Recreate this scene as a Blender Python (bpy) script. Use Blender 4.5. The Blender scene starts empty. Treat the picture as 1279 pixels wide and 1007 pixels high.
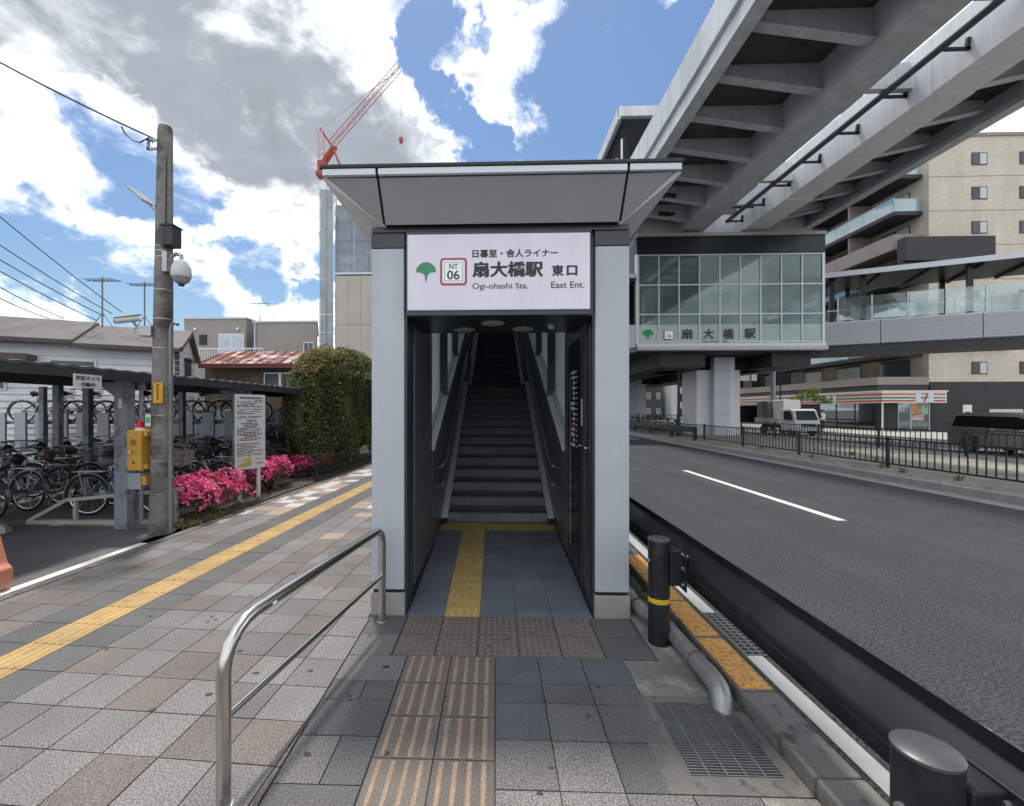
import bpy, bmesh, math, random
import numpy as np
from mathutils import Vector, Matrix
R = math.radians
random.seed(7); rng = np.random.default_rng(7)
S = bpy.context.scene
COL = S.collection

# ---------------------------------------------------------------- camera
cam_d = bpy.data.cameras.new('camera'); cam = bpy.data.objects.new('camera', cam_d); COL.objects.link(cam)
cam.location = (0, 0, 1.70); cam.rotation_euler = (R(90), 0, R(1.9))
cam_d.sensor_fit = 'HORIZONTAL'; cam_d.sensor_width = 36.0; cam_d.lens = 552 / 1279 * 36
cam_d.shift_x = 0.0309; cam_d.shift_y = 0.0066; cam_d.clip_start = 0.05; cam_d.clip_end = 3000
S.camera = cam

# ---------------------------------------------------------------- sky and sun
SUN = Vector((-0.12, 0.34, 1.0)).normalized()          # direction towards the sun
w = bpy.data.worlds.new('World'); S.world = w; w.use_nodes = True
nt = w.node_tree; nt.nodes.clear()
def wn(t, **kw):
    n = nt.nodes.new(t)
    for k, v in kw.items(): setattr(n, k, v)
    return n
def wl(a, b): nt.links.new(a, b)
def wmath(op, a, b=None, clamp=False):
    n = wn('ShaderNodeMath', operation=op, use_clamp=clamp)
    for i, x in enumerate((a, b)):
        if x is None: continue
        if isinstance(x, (int, float)): n.inputs[i].default_value = x
        else: wl(x, n.inputs[i])
    return n.outputs[0]
def wmap(x, a, b, c, d, smooth=True):
    n = wn('ShaderNodeMapRange', interpolation_type='SMOOTHSTEP' if smooth else 'LINEAR')
    wl(x, n.inputs[0])
    for i, q in enumerate((a, b, c, d)): n.inputs[i + 1].default_value = q
    return n.outputs[0]
sky = wn('ShaderNodeTexSky', sky_type='NISHITA'); sky.sun_disc = False
sky.sun_elevation = math.asin(SUN.z); sky.sun_rotation = math.atan2(SUN.x, SUN.y)
sky.air_density = 1.3; sky.dust_density = 0.6; sky.ozone_density = 2.0
tc = wn('ShaderNodeTexCoord'); D = tc.outputs['Generated']
sep = wn('ShaderNodeSeparateXYZ'); wl(D, sep.inputs[0])
den = wmath('ADD', wmath('MAXIMUM', sep.outputs[2], 0.0), 0.30)
pv = wn('ShaderNodeVectorMath', operation='DIVIDE'); wl(D, pv.inputs[0])
cmb = wn('ShaderNodeCombineXYZ')
for i in range(3): wl(den, cmb.inputs[i])
wl(cmb.outputs[0], pv.inputs[1]); PV = pv.outputs[0]
def wnoise(scale, detail, rough, dist, off):
    o = wn('ShaderNodeVectorMath', operation='ADD'); wl(PV, o.inputs[0]); o.inputs[1].default_value = off
    n = wn('ShaderNodeTexNoise'); n.inputs['Scale'].default_value = scale; n.inputs['Detail'].default_value = detail
    n.inputs['Roughness'].default_value = rough; n.inputs['Distortion'].default_value = dist
    wl(o.outputs[0], n.inputs['Vector']); return n.outputs[0]
n1 = wnoise(2.6, 8, 0.60, 0.2, (3.1, 7.7, 1.3))
n2 = wnoise(5.5, 7, 0.62, 0.35, (9.1, 2.7, 5.3))
n3 = wnoise(1.6, 4, 0.55, 0.3, (1.7, 4.4, 8.8))
field = wmath('ADD', wmath('MULTIPLY', n1, 0.75), wmath('MULTIPLY', n2, 0.35))   # mean about .55
# the banks of cloud and the clear gaps of this sky, with one added unseen bank: direction (x, z at y = 1) and angular radius
BANKS = [(-.67, .80, 30), (-.34, .71, 13), (-.21, .62, 9), (-.94, .44, 13), (-.58, .42, 13), (-1.07, .66, 13), (-.49, .23, 8), (-1.05, .20, 9), (-.66, .26, 8), (-1.5, .5, 30),
         (-.02, .79, 5.2), (.03, .84, 4.5), (.02, .70, 4), (.07, .61, 2.8), (.12, .92, 2.6), (.24, .84, 1.8), (1.5, .6, 30), (.36, .92, 2), (0, .8, 62, -1)]  # last bank is unseen, added behind the camera to light front faces
GAPS = [(-.087, .83, 4.6), (.185, .75, 8.5), (.22, .92, 8), (.15, .60, 6), (-.05, .60, 3.8), (-.10, .70, 2.6), (-.86, .585, 6), (-.78, .52, 4.5), (-1.08, .37, 6), (-.90, .29, 6), (-.74, .20, 5), (-.36, .385, 3.2), (-.54, .33, 4.5), (-.41, .29, 3), (-.62, .36, 3), (.40, .70, 12)]
GREY = [(-.60, .86, 22), (-.42, .44, 8), (-.55, .62, 12), (-.95, .80, 14)]
wv = wn('ShaderNodeTexNoise'); wv.inputs['Scale'].default_value = 4.2; wv.inputs['Detail'].default_value = 6; wv.inputs['Roughness'].default_value = .62; wl(D, wv.inputs['Vector'])
wv2 = wn('ShaderNodeVectorMath', operation='SUBTRACT'); wl(wv.outputs['Color'], wv2.inputs[0]); wv2.inputs[1].default_value = (.5, .5, .5)
wv3 = wn('ShaderNodeVectorMath', operation='SCALE'); wl(wv2.outputs[0], wv3.inputs[0]); wv3.inputs['Scale'].default_value = .36
wv4 = wn('ShaderNodeVectorMath', operation='ADD'); wl(D, wv4.inputs[0]); wl(wv3.outputs[0], wv4.inputs[1])
wv5 = wn('ShaderNodeVectorMath', operation='NORMALIZE'); wl(wv4.outputs[0], wv5.inputs[0]); DW = wv5.outputs[0]     # directions ruffled by turbulence
def bank(lst, soft=.2):
    tot = None
    for q in lst:
        x, z, r = q[:3]; v = Vector((x, q[3] if len(q) > 3 else 1, z)).normalized()
        n = wn('ShaderNodeVectorMath', operation='DOT_PRODUCT'); wl(DW, n.inputs[0]); n.inputs[1].default_value = v
        q = wmap(n.outputs['Value'], math.cos(R(r * 1.25)), math.cos(R(r * soft)), 0, 1)
        tot = q if tot is None else wmath('MAXIMUM', tot, q)
    return tot
field = wmath('ADD', field, wmath('MULTIPLY', bank(BANKS), .21))
field = wmath('SUBTRACT', field, wmath('MULTIPLY', bank(GAPS), .25))
mask = wmap(field, 0.52, 0.70, 0, 1)
shade = wmap(wmath('ADD', wmath('ADD', wmath('MULTIPLY', n3, .50), wmath('MULTIPLY', n1, .25)), wmath('MULTIPLY', n2, .25)), 0.41, 0.60, 0, 1)
thick = wmath('MULTIPLY', wmath('ADD', wmath('MULTIPLY', shade, .85), wmath('MULTIPLY', bank(GREY), .30), True), wmap(field, 0.62, 0.82, 0.0, 1))
cc = wn('ShaderNodeMix', data_type='RGBA'); wl(thick, cc.inputs['Factor'])
cc.inputs['A'].default_value = (5.3, 5.42, 5.6, 1); cc.inputs['B'].default_value = (1.42, 1.56, 1.78, 1)
sk = wn('ShaderNodeMix', data_type='RGBA', blend_type='MULTIPLY'); sk.inputs['Factor'].default_value = 1
wl(sky.outputs[0], sk.inputs['A']); sk.inputs['B'].default_value = (.31, .345, .385, 1)
cv = wn('ShaderNodeVectorMath', operation='SCALE'); wl(cc.outputs['Result'], cv.inputs[0]); wl(wmap(wmath('ADD', wmath('MULTIPLY', n2, .6), wmath('MULTIPLY', n3, .4)), .36, .64, 1.16, .84, False), cv.inputs['Scale'])
mx = wn('ShaderNodeMix', data_type='RGBA'); wl(mask, mx.inputs['Factor']); wl(sk.outputs['Result'], mx.inputs['A']); wl(cv.outputs[0], mx.inputs['B'])
bg = wn('ShaderNodeBackground'); bg.inputs['Strength'].default_value = 0.095; wl(mx.outputs['Result'], bg.inputs['Color'])
wo = wn('ShaderNodeOutputWorld'); wl(bg.outputs[0], wo.inputs[0])

sun_d = bpy.data.lights.new('sun', 'SUN'); sun_d.energy = .95; sun_d.angle = R(5.0); sun_d.color = (1, .95, .87)
sun = bpy.data.objects.new('sun', sun_d); COL.objects.link(sun); sun.location = SUN * 60
sun.rotation_euler = (-SUN).to_track_quat('-Z', 'Y').to_euler()
S.view_settings.view_transform = 'Standard'; S.view_settings.look = 'None'; S.view_settings.gamma = 1
S.view_settings.use_curve_mapping = False; S.view_settings.exposure = 1.74
S.render.engine = 'CYCLES'; S.cycles.max_bounces = 6; S.cycles.diffuse_bounces = 3; S.cycles.use_adaptive_sampling = True; S.cycles.adaptive_threshold = .02; w.cycles.sampling_method = 'MANUAL'; w.cycles.sample_map_resolution = 512; S.cycles.transparent_max_bounces = 16
S.cycles.use_denoising = True; S.cycles.caustics_reflective = False; S.cycles.caustics_refractive = False

# ---------------------------------------------------------------- helpers: materials
MATS = {}
def mat(name, col, rough=.6, metal=0., var=.12, scale=6., bump=0., bscale=60., rand=0., spec=.5, speck=0., sscale=180., col2=None, c2scale=3., c2lo=.52, c2hi=.62, emit=0., streak=0., skew=(5, 5, .3)):
    """procedural surface: large soft tone variation, optional fine speckle, second colour in patches, per-object variation, relief"""
    if name in MATS: return MATS[name]
    m = bpy.data.materials.new(name); m.use_nodes = True; t = m.node_tree; N = t.nodes; L = t.links
    b = N['Principled BSDF']; b.inputs['Roughness'].default_value = rough; b.inputs['Metallic'].default_value = metal
    b.inputs['Specular IOR Level'].default_value = spec
    co = N.new('ShaderNodeTexCoord').outputs['Object']
    def noise(s, d=4, r=.6):
        n = N.new('ShaderNodeTexNoise'); n.inputs['Scale'].default_value = s; n.inputs['Detail'].default_value = d; n.inputs['Roughness'].default_value = r
        L.new(co, n.inputs['Vector']); return n.outputs[0]
    def mr(x, a, bb, c, d):
        n = N.new('ShaderNodeMapRange'); L.new(x, n.inputs[0])
        for i, q in enumerate((a, bb, c, d)): n.inputs[i + 1].default_value = q
        return n.outputs[0]
    def mul(a, bb):
        n = N.new('ShaderNodeMath'); n.operation = 'MULTIPLY'; L.new(a, n.inputs[0]); L.new(bb, n.inputs[1]); return n.outputs[0]
    rgb = N.new('ShaderNodeRGB'); rgb.outputs[0].default_value = (*col, 1); cur = rgb.outputs[0]
    if col2 is not None:
        x = N.new('ShaderNodeMix'); x.data_type = 'RGBA'; L.new(mr(noise(c2scale, 7, .65), c2lo, c2hi, 0, 1), x.inputs['Factor'])
        L.new(cur, x.inputs['A']); x.inputs['B'].default_value = (*col2, 1); cur = x.outputs['Result']
    f = mr(noise(scale, 5, .6), .3, .7, 1 - var, 1 + var)
    if speck: f = mul(f, mr(noise(sscale, 2, .7), .37, .63, 1 - speck, 1 + speck))
    if streak:                                     # rain streaks and grime running one way
        mp = N.new('ShaderNodeMapping'); mp.inputs['Scale'].default_value = skew; L.new(co, mp.inputs['Vector'])
        n = N.new('ShaderNodeTexNoise'); n.inputs['Scale'].default_value = 1.0; n.inputs['Detail'].default_value = 6; n.inputs['Roughness'].default_value = .65; L.new(mp.outputs[0], n.inputs['Vector'])
        f = mul(f, mr(n.outputs[0], .35, .62, 1 + streak * .4, 1 - streak))
    if rand:
        oi = N.new('ShaderNodeObjectInfo'); f = mul(f, mr(oi.outputs['Random'], 0, 1, 1 - rand, 1 + rand))
    x = N.new('ShaderNodeVectorMath'); x.operation = 'SCALE'; L.new(cur, x.inputs[0]); L.new(f, x.inputs['Scale'])
    L.new(x.outputs[0], b.inputs['Base Color'])
    if emit:
        L.new(x.outputs[0], b.inputs['Emission Color']); b.inputs['Emission Strength'].default_value = emit
    if bump:
        bp = N.new('ShaderNodeBump'); bp.inputs['Strength'].default_value = min(1, bump); bp.inputs['Distance'].default_value = .004 * max(1, bump) ** 1.5
        L.new(noise(bscale, 4, .65), bp.inputs['Height']); L.new(bp.outputs[0], b.inputs['Normal'])
        rr = mr(noise(scale * 2, 4), .3, .7, max(.05, rough - .1), min(1, rough + .1)); L.new(rr, b.inputs['Roughness'])
    MATS[name] = m; return m
def glass(name, tint=(.8, .9, .9), clear=.7, milky=0., rough=.02):
    if name in MATS: return MATS[name]
    m = bpy.data.materials.new(name); m.use_nodes = True; t = m.node_tree; N = t.nodes; L = t.links
    out = N['Material Output']; N.remove(N['Principled BSDF'])
    tr = N.new('ShaderNodeBsdfTransparent'); tr.inputs[0].default_value = (*tint, 1)
    gl = N.new('ShaderNodeBsdfGlossy'); gl.inputs['Roughness'].default_value = rough; gl.inputs['Color'].default_value = (.85, .92, .95, 1)
    a = N.new('ShaderNodeMixShader'); lw = N.new('ShaderNodeLayerWeight'); lw.inputs['Blend'].default_value = .35
    mr = N.new('ShaderNodeMapRange'); L.new(lw.outputs['Fresnel'], mr.inputs[0]); mr.inputs[3].default_value = 1 - clear; mr.inputs[4].default_value = .95
    L.new(mr.outputs[0], a.inputs[0]); L.new(tr.outputs[0], a.inputs[1]); L.new(gl.outputs[0], a.inputs[2]); cur = a.outputs[0]
    if milky:
        tl = N.new('ShaderNodeBsdfTranslucent'); tl.inputs[0].default_value = (*tint, 1); df = N.new('ShaderNodeBsdfDiffuse'); df.inputs[0].default_value = (*tint, 1)
        q = N.new('ShaderNodeMixShader'); L.new(tl.outputs[0], q.inputs[1]); L.new(df.outputs[0], q.inputs[2])
        z = N.new('ShaderNodeMixShader'); z.inputs[0].default_value = milky; L.new(cur, z.inputs[1]); L.new(q.outputs[0], z.inputs[2]); cur = z.outputs[0]
    L.new(cur, out.inputs['Surface']); MATS[name] = m; return m

# ---------------------------------------------------------------- helpers: meshes
class MB:
    def __init__(s): s.v = []; s.f = []; s.mi = []; s.cur = 0
    def add(s, vs, fs):
        o = len(s.v); s.v += [tuple(p) for p in vs]; s.f += [tuple(i + o for i in f) for f in fs]; s.mi += [s.cur] * len(fs); return s
    def box(s, x0, x1, y0, y1, z0, z1):
        return s.add([(x0, y0, z0), (x1, y0, z0), (x1, y1, z0), (x0, y1, z0), (x0, y0, z1), (x1, y0, z1), (x1, y1, z1), (x0, y1, z1)],
                     [(0, 3, 2, 1), (4, 5, 6, 7), (0, 1, 5, 4), (1, 2, 6, 5), (2, 3, 7, 6), (3, 0, 4, 7)])
    def bar(s, a, b, w_, h, up=(0, 0, 1)):
        a, b = Vector(a), Vector(b); d = (b - a).normalized(); u = Vector(up)
        if abs(d.dot(u)) > .99: u = Vector((0, 1, 0))
        x = d.cross(u).normalized() * w_ / 2; z = x.cross(d).normalized() * h / 2
        return s.add([a - x - z, a + x - z, a + x + z, a - x + z, b - x - z, b + x - z, b + x + z, b - x + z],
                     [(0, 1, 2, 3), (7, 6, 5, 4), (0, 4, 5, 1), (1, 5, 6, 2), (2, 6, 7, 3), (3, 7, 4, 0)])
    def tube(s, pts, r, n=10, caps=True):
        pts = [Vector(p) for p in pts]; rs = r if isinstance(r, (list, tuple)) else [r] * len(pts)
        vs = []; fs = []; t0 = (pts[1] - pts[0]).normalized(); u = t0.orthogonal().normalized()
        for i, p in enumerate(pts):
            t = ((pts[i] - pts[i - 1]).normalized() if i else t0) + ((pts[i + 1] - pts[i]).normalized() if i < len(pts) - 1 else Vector())
            t = t.normalized(); u = (u - t * u.dot(t)).normalized(); q = t.cross(u)
            k = 1.0
            for j in range(n):
                a = 2 * math.pi * j / n; vs.append(p + (u * math.cos(a) + q * math.sin(a)) * rs[i] * k)
        for i in range(len(pts) - 1):
            for j in range(n):
                a = i * n + j; b = i * n + (j + 1) % n; fs.append((a, b, b + n, a + n))
        if caps: fs += [tuple(range(n))[::-1], tuple(range((len(pts) - 1) * n, len(pts) * n))]
        return s.add(vs, fs)
    def prism(s, poly, axis, a0, a1):
        n = len(poly)
        def P(q, a): return {'x': (a, q[0], q[1]), 'y': (q[0], a, q[1]), 'z': (q[0], q[1], a)}[axis]
        return s.add([P(q, a0) for q in poly] + [P(q, a1) for q in poly],
                     [tuple(range(n)), tuple(range(2 * n - 1, n - 1, -1))] + [(i, (i + 1) % n, n + (i + 1) % n, n + i) for i in range(n)])
    def lathe(s, prof, c, n=16, axis='z'):
        vs = []; fs = []; m = len(prof)
        for r, h in prof:
            for j in range(n):
                a = 2 * math.pi * j / n; x, y = r * math.cos(a), r * math.sin(a)
                vs.append((c[0] + x, c[1] + y, c[2] + h) if axis == 'z' else ((c[0] + x, c[1] + h, c[2] + y) if axis == 'y' else (c[0] + h, c[1] + x, c[2] + y)))
        for i in range(m - 1):
            for j in range(n):
                a = i * n + j; b = i * n + (j + 1) % n; fs.append((a, b, b + n, a + n))
        fs += [tuple(range(n)), tuple(range((m - 1) * n, m * n))]
        return s.add(vs, fs)
    def torus(s, c, R_, r, n=24, m=6, axis='y'):
        vs = []; fs = []
        for i in range(n):
            a = 2 * math.pi * i / n
            for j in range(m):
                b = 2 * math.pi * j / m; q = R_ + r * math.cos(b); x, y, z = q * math.cos(a), q * math.sin(a), r * math.sin(b)
                vs.append({'y': (c[0] + x, c[1] + z, c[2] + y), 'z': (c[0] + x, c[1] + y, c[2] + z), 'x': (c[0] + z, c[1] + x, c[2] + y)}[axis])
        for i in range(n):
            for j in range(m):
                fs.append((i * m + j, ((i + 1) % n) * m + j, ((i + 1) % n) * m + (j + 1) % m, i * m + (j + 1) % m))
        return s.add(vs, fs)
    def mesh(s, name, mats, off=(0, 0, 0), smooth=False, bev=0, raw=False):
        me = bpy.data.meshes.new(name); ox, oy, oz = off
        me.from_pydata([(x - ox, y - oy, z - oz) for x, y, z in s.v], [], s.f)
        ms = mats if isinstance(mats, (list, tuple)) else [mats]
        for m in ms: me.materials.append(m)
        if len(ms) > 1: me.polygons.foreach_set('material_index', s.mi)
        if not raw:
            bm = bmesh.new(); bm.from_mesh(me); bmesh.ops.recalc_face_normals(bm, faces=bm.faces)
            if bev: bmesh.ops.bevel(bm, geom=[e for e in bm.edges if len(e.link_faces) == 2 and e.calc_face_angle(0) > .5], offset=bev, segments=2, affect='EDGES', profile=.5, clamp_overlap=True)
            bm.to_mesh(me); bm.free()
        if smooth:
            me.polygons.foreach_set('use_smooth', [True] * len(me.polygons)); me.set_sharp_from_angle(angle=R(38))
        return me
    def build(s, name, mats, parent=None, smooth=False, bev=0, local=False, raw=False):
        off = Vector((0, 0, 0)); p = parent
        while p is not None and not local: off = off + p.location; p = p.parent
        return put(name, s.mesh(name, mats, off, smooth, bev, raw), parent)
def put(name, me, parent=None, loc=None):
    o = bpy.data.objects.new(name, me); COL.objects.link(o)
    if parent is not None: o.parent = parent
    if loc is not None: o.location = loc
    return o
def tag(o, label=None, cat=None, group=None, kind=None):
    for k, v in (('label', label), ('category', cat), ('group', group), ('kind', kind)):
        if v: o[k] = v
    return o
def thing(name, label, cat, loc=(0, 0, 0), rotz=0, group=None):
    o = bpy.data.objects.new(name, None); COL.objects.link(o); o.location = loc; o.rotation_euler = (0, 0, rotz); o.empty_display_size = .2
    return tag(o, label, cat, group)
def dup(root, loc=None, rot=None, label=None, group=None, scale=None, over=None):
    kids = {}
    for o in ALLKIDS(root): kids.setdefault(o.parent.name, []).append(o)
    def rec(o, par):
        c = o.copy(); COL.objects.link(c); c.parent = par
        if over and c.type == 'MESH' and o.name.split('.')[0] in over:
            c.material_slots[0].link = 'OBJECT'; c.material_slots[0].material = over[o.name.split('.')[0]]
        for ch in kids.get(o.name, []): rec(ch, c)
        return c
    c = rec(root, None)
    if loc is not None: c.location = loc
    if rot is not None: c.rotation_euler = rot
    if scale is not None: c.scale = scale
    if label: c['label'] = label
    if group: c['group'] = group
    return c
def ALLKIDS(root): return list(root.children_recursive)
TEXTS = []
def text(s, parent, m, org, ux, uz, w_, h, name='lettering', bold=0., thick=.002):
    """lettering: its box starts at org, runs w_ along ux and h along uz"""
    TEXTS.append((s, parent, m, Vector(org), Vector(ux), Vector(uz), w_, h, name, bold, thick))
def flush_texts():
    cs = []
    for t in TEXTS:
        c = bpy.data.curves.new('tmp', 'FONT'); c.body = t[0]; c.size = 1; c.offset = t[9] * .25; c.extrude = .01; c.resolution_u = 3
        o = bpy.data.objects.new('tmp', c); COL.objects.link(o); cs.append(o)
    dg = bpy.context.evaluated_depsgraph_get()
    for o, (s, parent, m, org, ux, uz, w_, h, name, bold, thick) in zip(cs, TEXTS):
        me = bpy.data.meshes.new_from_object(o.evaluated_get(dg)); n = len(me.vertices)
        a = np.empty(n * 3); me.vertices.foreach_get('co', a); a = a.reshape(-1, 3)
        if bold:                                   # a heavier face: the strokes repeated a little aside, each a hair lower
            F_ = [tuple(p.vertices) for p in me.polygons]; V_ = []; G_ = []
            for k, (ex, ey) in enumerate(((0, 0), (-1, 0), (1, 0), (0, .7), (0, -.7))):
                V_.append(a + np.array([ex * bold, ey * bold, -.0004 * k])); G_ += [tuple(i + k * n for i in f) for f in F_]
            a = np.vstack(V_); me = bpy.data.meshes.new(name); me.from_pydata(a.tolist(), [], G_); a = np.array(a)
        lo, hi = a.min(0), a.max(0); q = (a - lo) / np.maximum(hi - lo, 1e-6)
        nn = ux.cross(uz)
        off = Vector((0, 0, 0)); p = parent
        if not (parent and parent.get('_local')):
            while p is not None: off = off + p.location; p = p.parent
        X = np.outer(q[:, 0] * w_, np.array(ux)) + np.outer(q[:, 1] * h, np.array(uz)) + np.outer(q[:, 2] * thick, np.array(nn)) + np.array(org - off)
        me.vertices.foreach_set('co', X.ravel()); me.materials.clear(); me.materials.append(m); me.update()
        put(name, me, parent)
    for o in cs:
        c = o.data; bpy.data.objects.remove(o); bpy.data.curves.remove(c)
    TEXTS.clear()
def struct(name, mb, m, parent=None, **k):
    o = mb.build(name, m, parent, **k); o['kind'] = 'structure'; return o

# palette
M_alu = mat('brushed_aluminium_panel', (.55, .58, .63), .42, .35, .04, 2.5, spec=.5)
M_dark = mat('dark_grey_satin_panel', (.055, .062, .072), .32, .3, .10, 2)
M_black = mat('black_trim', (.014, .015, .018), .45, 0, .1)
M_soffit = mat('grey_soffit_panel', (.40, .40, .425), .5, .2, .05, 3)
M_steel = mat('stainless_steel', (.62, .60, .57), .24, 1., .05, 12)
M_steel_dull = mat('dull_steel', (.42, .42, .42), .42, .9, .1, 10)
M_conc = mat('concrete', (.33, .32, .30), .85, 0, .16, 3, bump=.5, bscale=90, speck=.10, sscale=120)
M_conc_dk = mat('stained_concrete', (.165, .157, .145), .88, 0, .22, 4, bump=.7, bscale=120, speck=.22, sscale=160, col2=(.07, .068, .062), c2scale=7)
M_white = mat('white_paint', (.78, .79, .80), .45, 0, .05, 3)
M_ink = mat('dark_lettering', (.03, .03, .035), .5, 0, .02)
M_grey = mat('grey_paint', (.33, .36, .40), .5, .1, .08, 4)
# ================================================================ ground
M_asph = mat('asphalt', (.047, .050, .058), .62, 0, .14, 1.1, bump=2.6, bscale=60, speck=.95, sscale=50, streak=.26, skew=(1.1, .05, 1))
M_asph2 = mat('old_asphalt', (.15, .15, .152), .85, 0, .22, 1.5, bump=1.2, bscale=110, speck=.45, sscale=90)
M_mortar = mat('joint_mortar', (.085, .08, .075), .9, 0, .2, 8)
M_soil = mat('soil', (.075, .062, .048), .95, 0, .3, 6, bump=1, bscale=60)
M_line = mat('worn_white_road_paint', (.72, .72, .70), .6, 0, .08, 4, col2=(.26, .26, .26), c2scale=26, c2lo=.60, c2hi=.72)
M_line2 = mat('very_worn_road_paint', (.10, .10, .105), .75, 0, .1, 4, col2=(.75, .75, .73), c2scale=30, c2lo=.53, c2hi=.60)
struct('ground', MB().box(-900, 900, -300, 1500, -.6, -.16), mat('city_ground', (.20, .20, .19), .9, 0, .2, .05))
RZ = -.06
struct('road', MB().box(1.60, 9.72, -30, 300, -.3, RZ), M_asph)
struct('road_marking', MB().box(5.42, 5.58, 7.2, 13.0, RZ, RZ + .004), M_line)
for y in (-4.5, 24.5, 42, 60, 78): struct('road_marking', MB().box(5.42, 5.58, y, y + 6, RZ, RZ + .004), M_line)
struct('gutter_strip', MB().box(1.79, 1.905, -8, 90, RZ, RZ + .005), mat('pale_gutter_strip', (.42, .42, .41), .7, 0, .08, 5, speck=.12))
struct('road_marking', MB().add([(2.62, 1.2, RZ + .004), (2.80, 1.2, RZ + .004), (2.70, 2.8, RZ + .004), (2.54, 2.8, RZ + .004)], [(0, 1, 2, 3)]), M_line2)
struct('gutter_strip', MB().box(9.2, 9.7, -8, 90, RZ, RZ + .005), mat('concrete_gutter', (.30, .30, .29), .8, 0, .15, 2, speck=.1))
struct('median', MB().box(9.9, 16.7, -20, 160, -.2, .085), mat('median_concrete', (.30, .285, .245), .9, 0, .22, .8, bump=.5, bscale=50, speck=.12, sscale=60, col2=(.21, .2, .17), c2scale=.9))
struct('service_road', MB().box(16.95, 25.5, -20, 160, -.25, -.12), M_asph2)
struct('shop_pavement', MB().box(25.6, 60, -20, 160, -.2, 0.0), mat('pale_paving', (.40, .39, .36), .85, 0, .15, .7, speck=.08, sscale=20))
# kerbs of separate stones
kA = tag(bpy.data.objects.new('kerb', None), None, None, None, 'structure'); COL.objects.link(kA)
km = MB().box(1.41, 1.62, 0, .592, -.25, .082).mesh('kerb_stone', M_conc_dk, bev=.012)
for i in range(22): put('kerb_stone', km, kA, (0, -1.6 + .6 * i, 0))
M_orange = mat('worn_orange_paint', (.74, .37, .085), .6, 0, .12, 5, bump=.3, bscale=60, col2=(.34, .19, .09), c2scale=34, c2lo=.47, c2hi=.60)
for i in (7, 8, 9, 10): MB().box(1.425, 1.606, -1.6 + .6 * i + .012, -1.6 + .6 * i + .58, .082, .0855).build('orange_paint', M_orange, kA)
MB().box(1.41, 1.62, 11.6, 90, -.25, .08).build('kerb_run', M_conc_dk, kA)
kB = tag(bpy.data.objects.new('kerb', None), None, None, None, 'structure'); COL.objects.link(kB)
km2 = MB().box(9.7, 9.9, 0, .993, -.25, .095).mesh('kerb_stone', M_conc, bev=.012)
for i in range(40): put('kerb_stone', km2, kB, (0, 4 + i, 0))
kC = struct('kerb', MB().box(16.7, 16.9, -20, 160, -.25, .09).box(25.45, 25.6, -20, 160, -.25, .01), M_conc)
# left: driveway, cycle park floor, planting strip
AL = math.atan2(.41, 7.2)                       # the pavement runs 3.3 degrees off the entrance axis
ux_, uy_ = Vector((math.cos(AL), -math.sin(AL), 0)), Vector((math.sin(AL), math.cos(AL), 0))
O_Y = Vector((-3.26, 2.8, 0))                   # a point on the yellow guide line's centre
def gp(u, v, z=0.0): p = O_Y + ux_ * u + uy_ * v; return (p.x, p.y, z)
UL = -1.18                                      # left edge of the paving
def strip(u0, u1, v0, v1, z0, z1): 
    return MB().add([gp(u0, v0, z0), gp(u1, v0, z0), gp(u1, v1, z0), gp(u0, v1, z0), gp(u0, v0, z1), gp(u1, v0, z1), gp(u1, v1, z1), gp(u0, v1, z1)],
                    [(0, 3, 2, 1), (4, 5, 6, 7), (0, 1, 5, 4), (1, 2, 6, 5), (2, 3, 7, 6), (3, 0, 4, 7)])
struct('driveway', strip(-40, UL - .15, -8, 3.35, -.2, -.012), M_asph2)
struct('cycle_park_floor', strip(-40, UL - .75, 3.36, 60, -.2, -.004), mat('cycle_park_asphalt', (.20, .197, .19), .88, 0, .25, 1.2, bump=.8, bscale=90, speck=.25, sscale=80))
struct('planting_bed', strip(UL - .75, UL - .13, 3.36, 60, -.2, .03), M_soil)
struct('road_marking', strip(UL - .27, UL - .16, -6, 2.65, -.012, -.007), mat('bright_worn_white_paint', (.80, .80, .78), .6, 0, .06, 4, col2=(.4, .4, .4), c2scale=30, c2lo=.62, c2hi=.72))
ed = tag(bpy.data.objects.new('kerb', None), None, None, None, 'structure'); COL.objects.link(ed)
for i in range(46):
    strip(UL - .125, UL - .005, -4 + .6 * i, -4 + .6 * i + .594, -.2, .004).build('kerb_stone', M_conc_dk, ed)
# paving
TG = {
 'light': mat('light_grey_granite_tile', (.195, .188, .179), .72, 0, .15, 3, bump=.5, bscale=180, speck=.6, sscale=120, rand=.10),
 'brown': mat('brownish_granite_tile', (.166, .142, .130), .72, 0, .16, 3, bump=.5, bscale=180, speck=.55, sscale=120, rand=.12),
 'mid': mat('mid_grey_granite_tile', (.158, .151, .146), .72, 0, .15, 3, bump=.5, bscale=180, speck=.58, sscale=120, rand=.10),
 'dark': mat('dark_grey_granite_tile', (.112, .110, .109), .72, 0, .15, 3, bump=.5, bscale=180, speck=.5, sscale=120, rand=.10),
 'white': mat('white_granite_tile', (.52, .515, .50), .7, 0, .08, 3, speck=.2, sscale=120, rand=.06),
 'pink': mat('salmon_granite_tile', (.38, .275, .21), .7, 0, .08, 3, speck=.2, sscale=120, rand=.08),
 'blue': mat('blue_grey_granite_tile', (.108, .113, .124), .7, 0, .15, 3, bump=.5, bscale=180, speck=.38, sscale=120, rand=.10),
}
M_yel = mat('ochre_tactile_tile', (.47, .31, .125), .7, 0, .16, 4, speck=.12, sscale=100, rand=.08, col2=(.36, .26, .13), c2scale=9)
pav = struct('pavement', MB().box(-4.6, 1.405, -6, 60, -.2, -.012), M_mortar)
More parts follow.
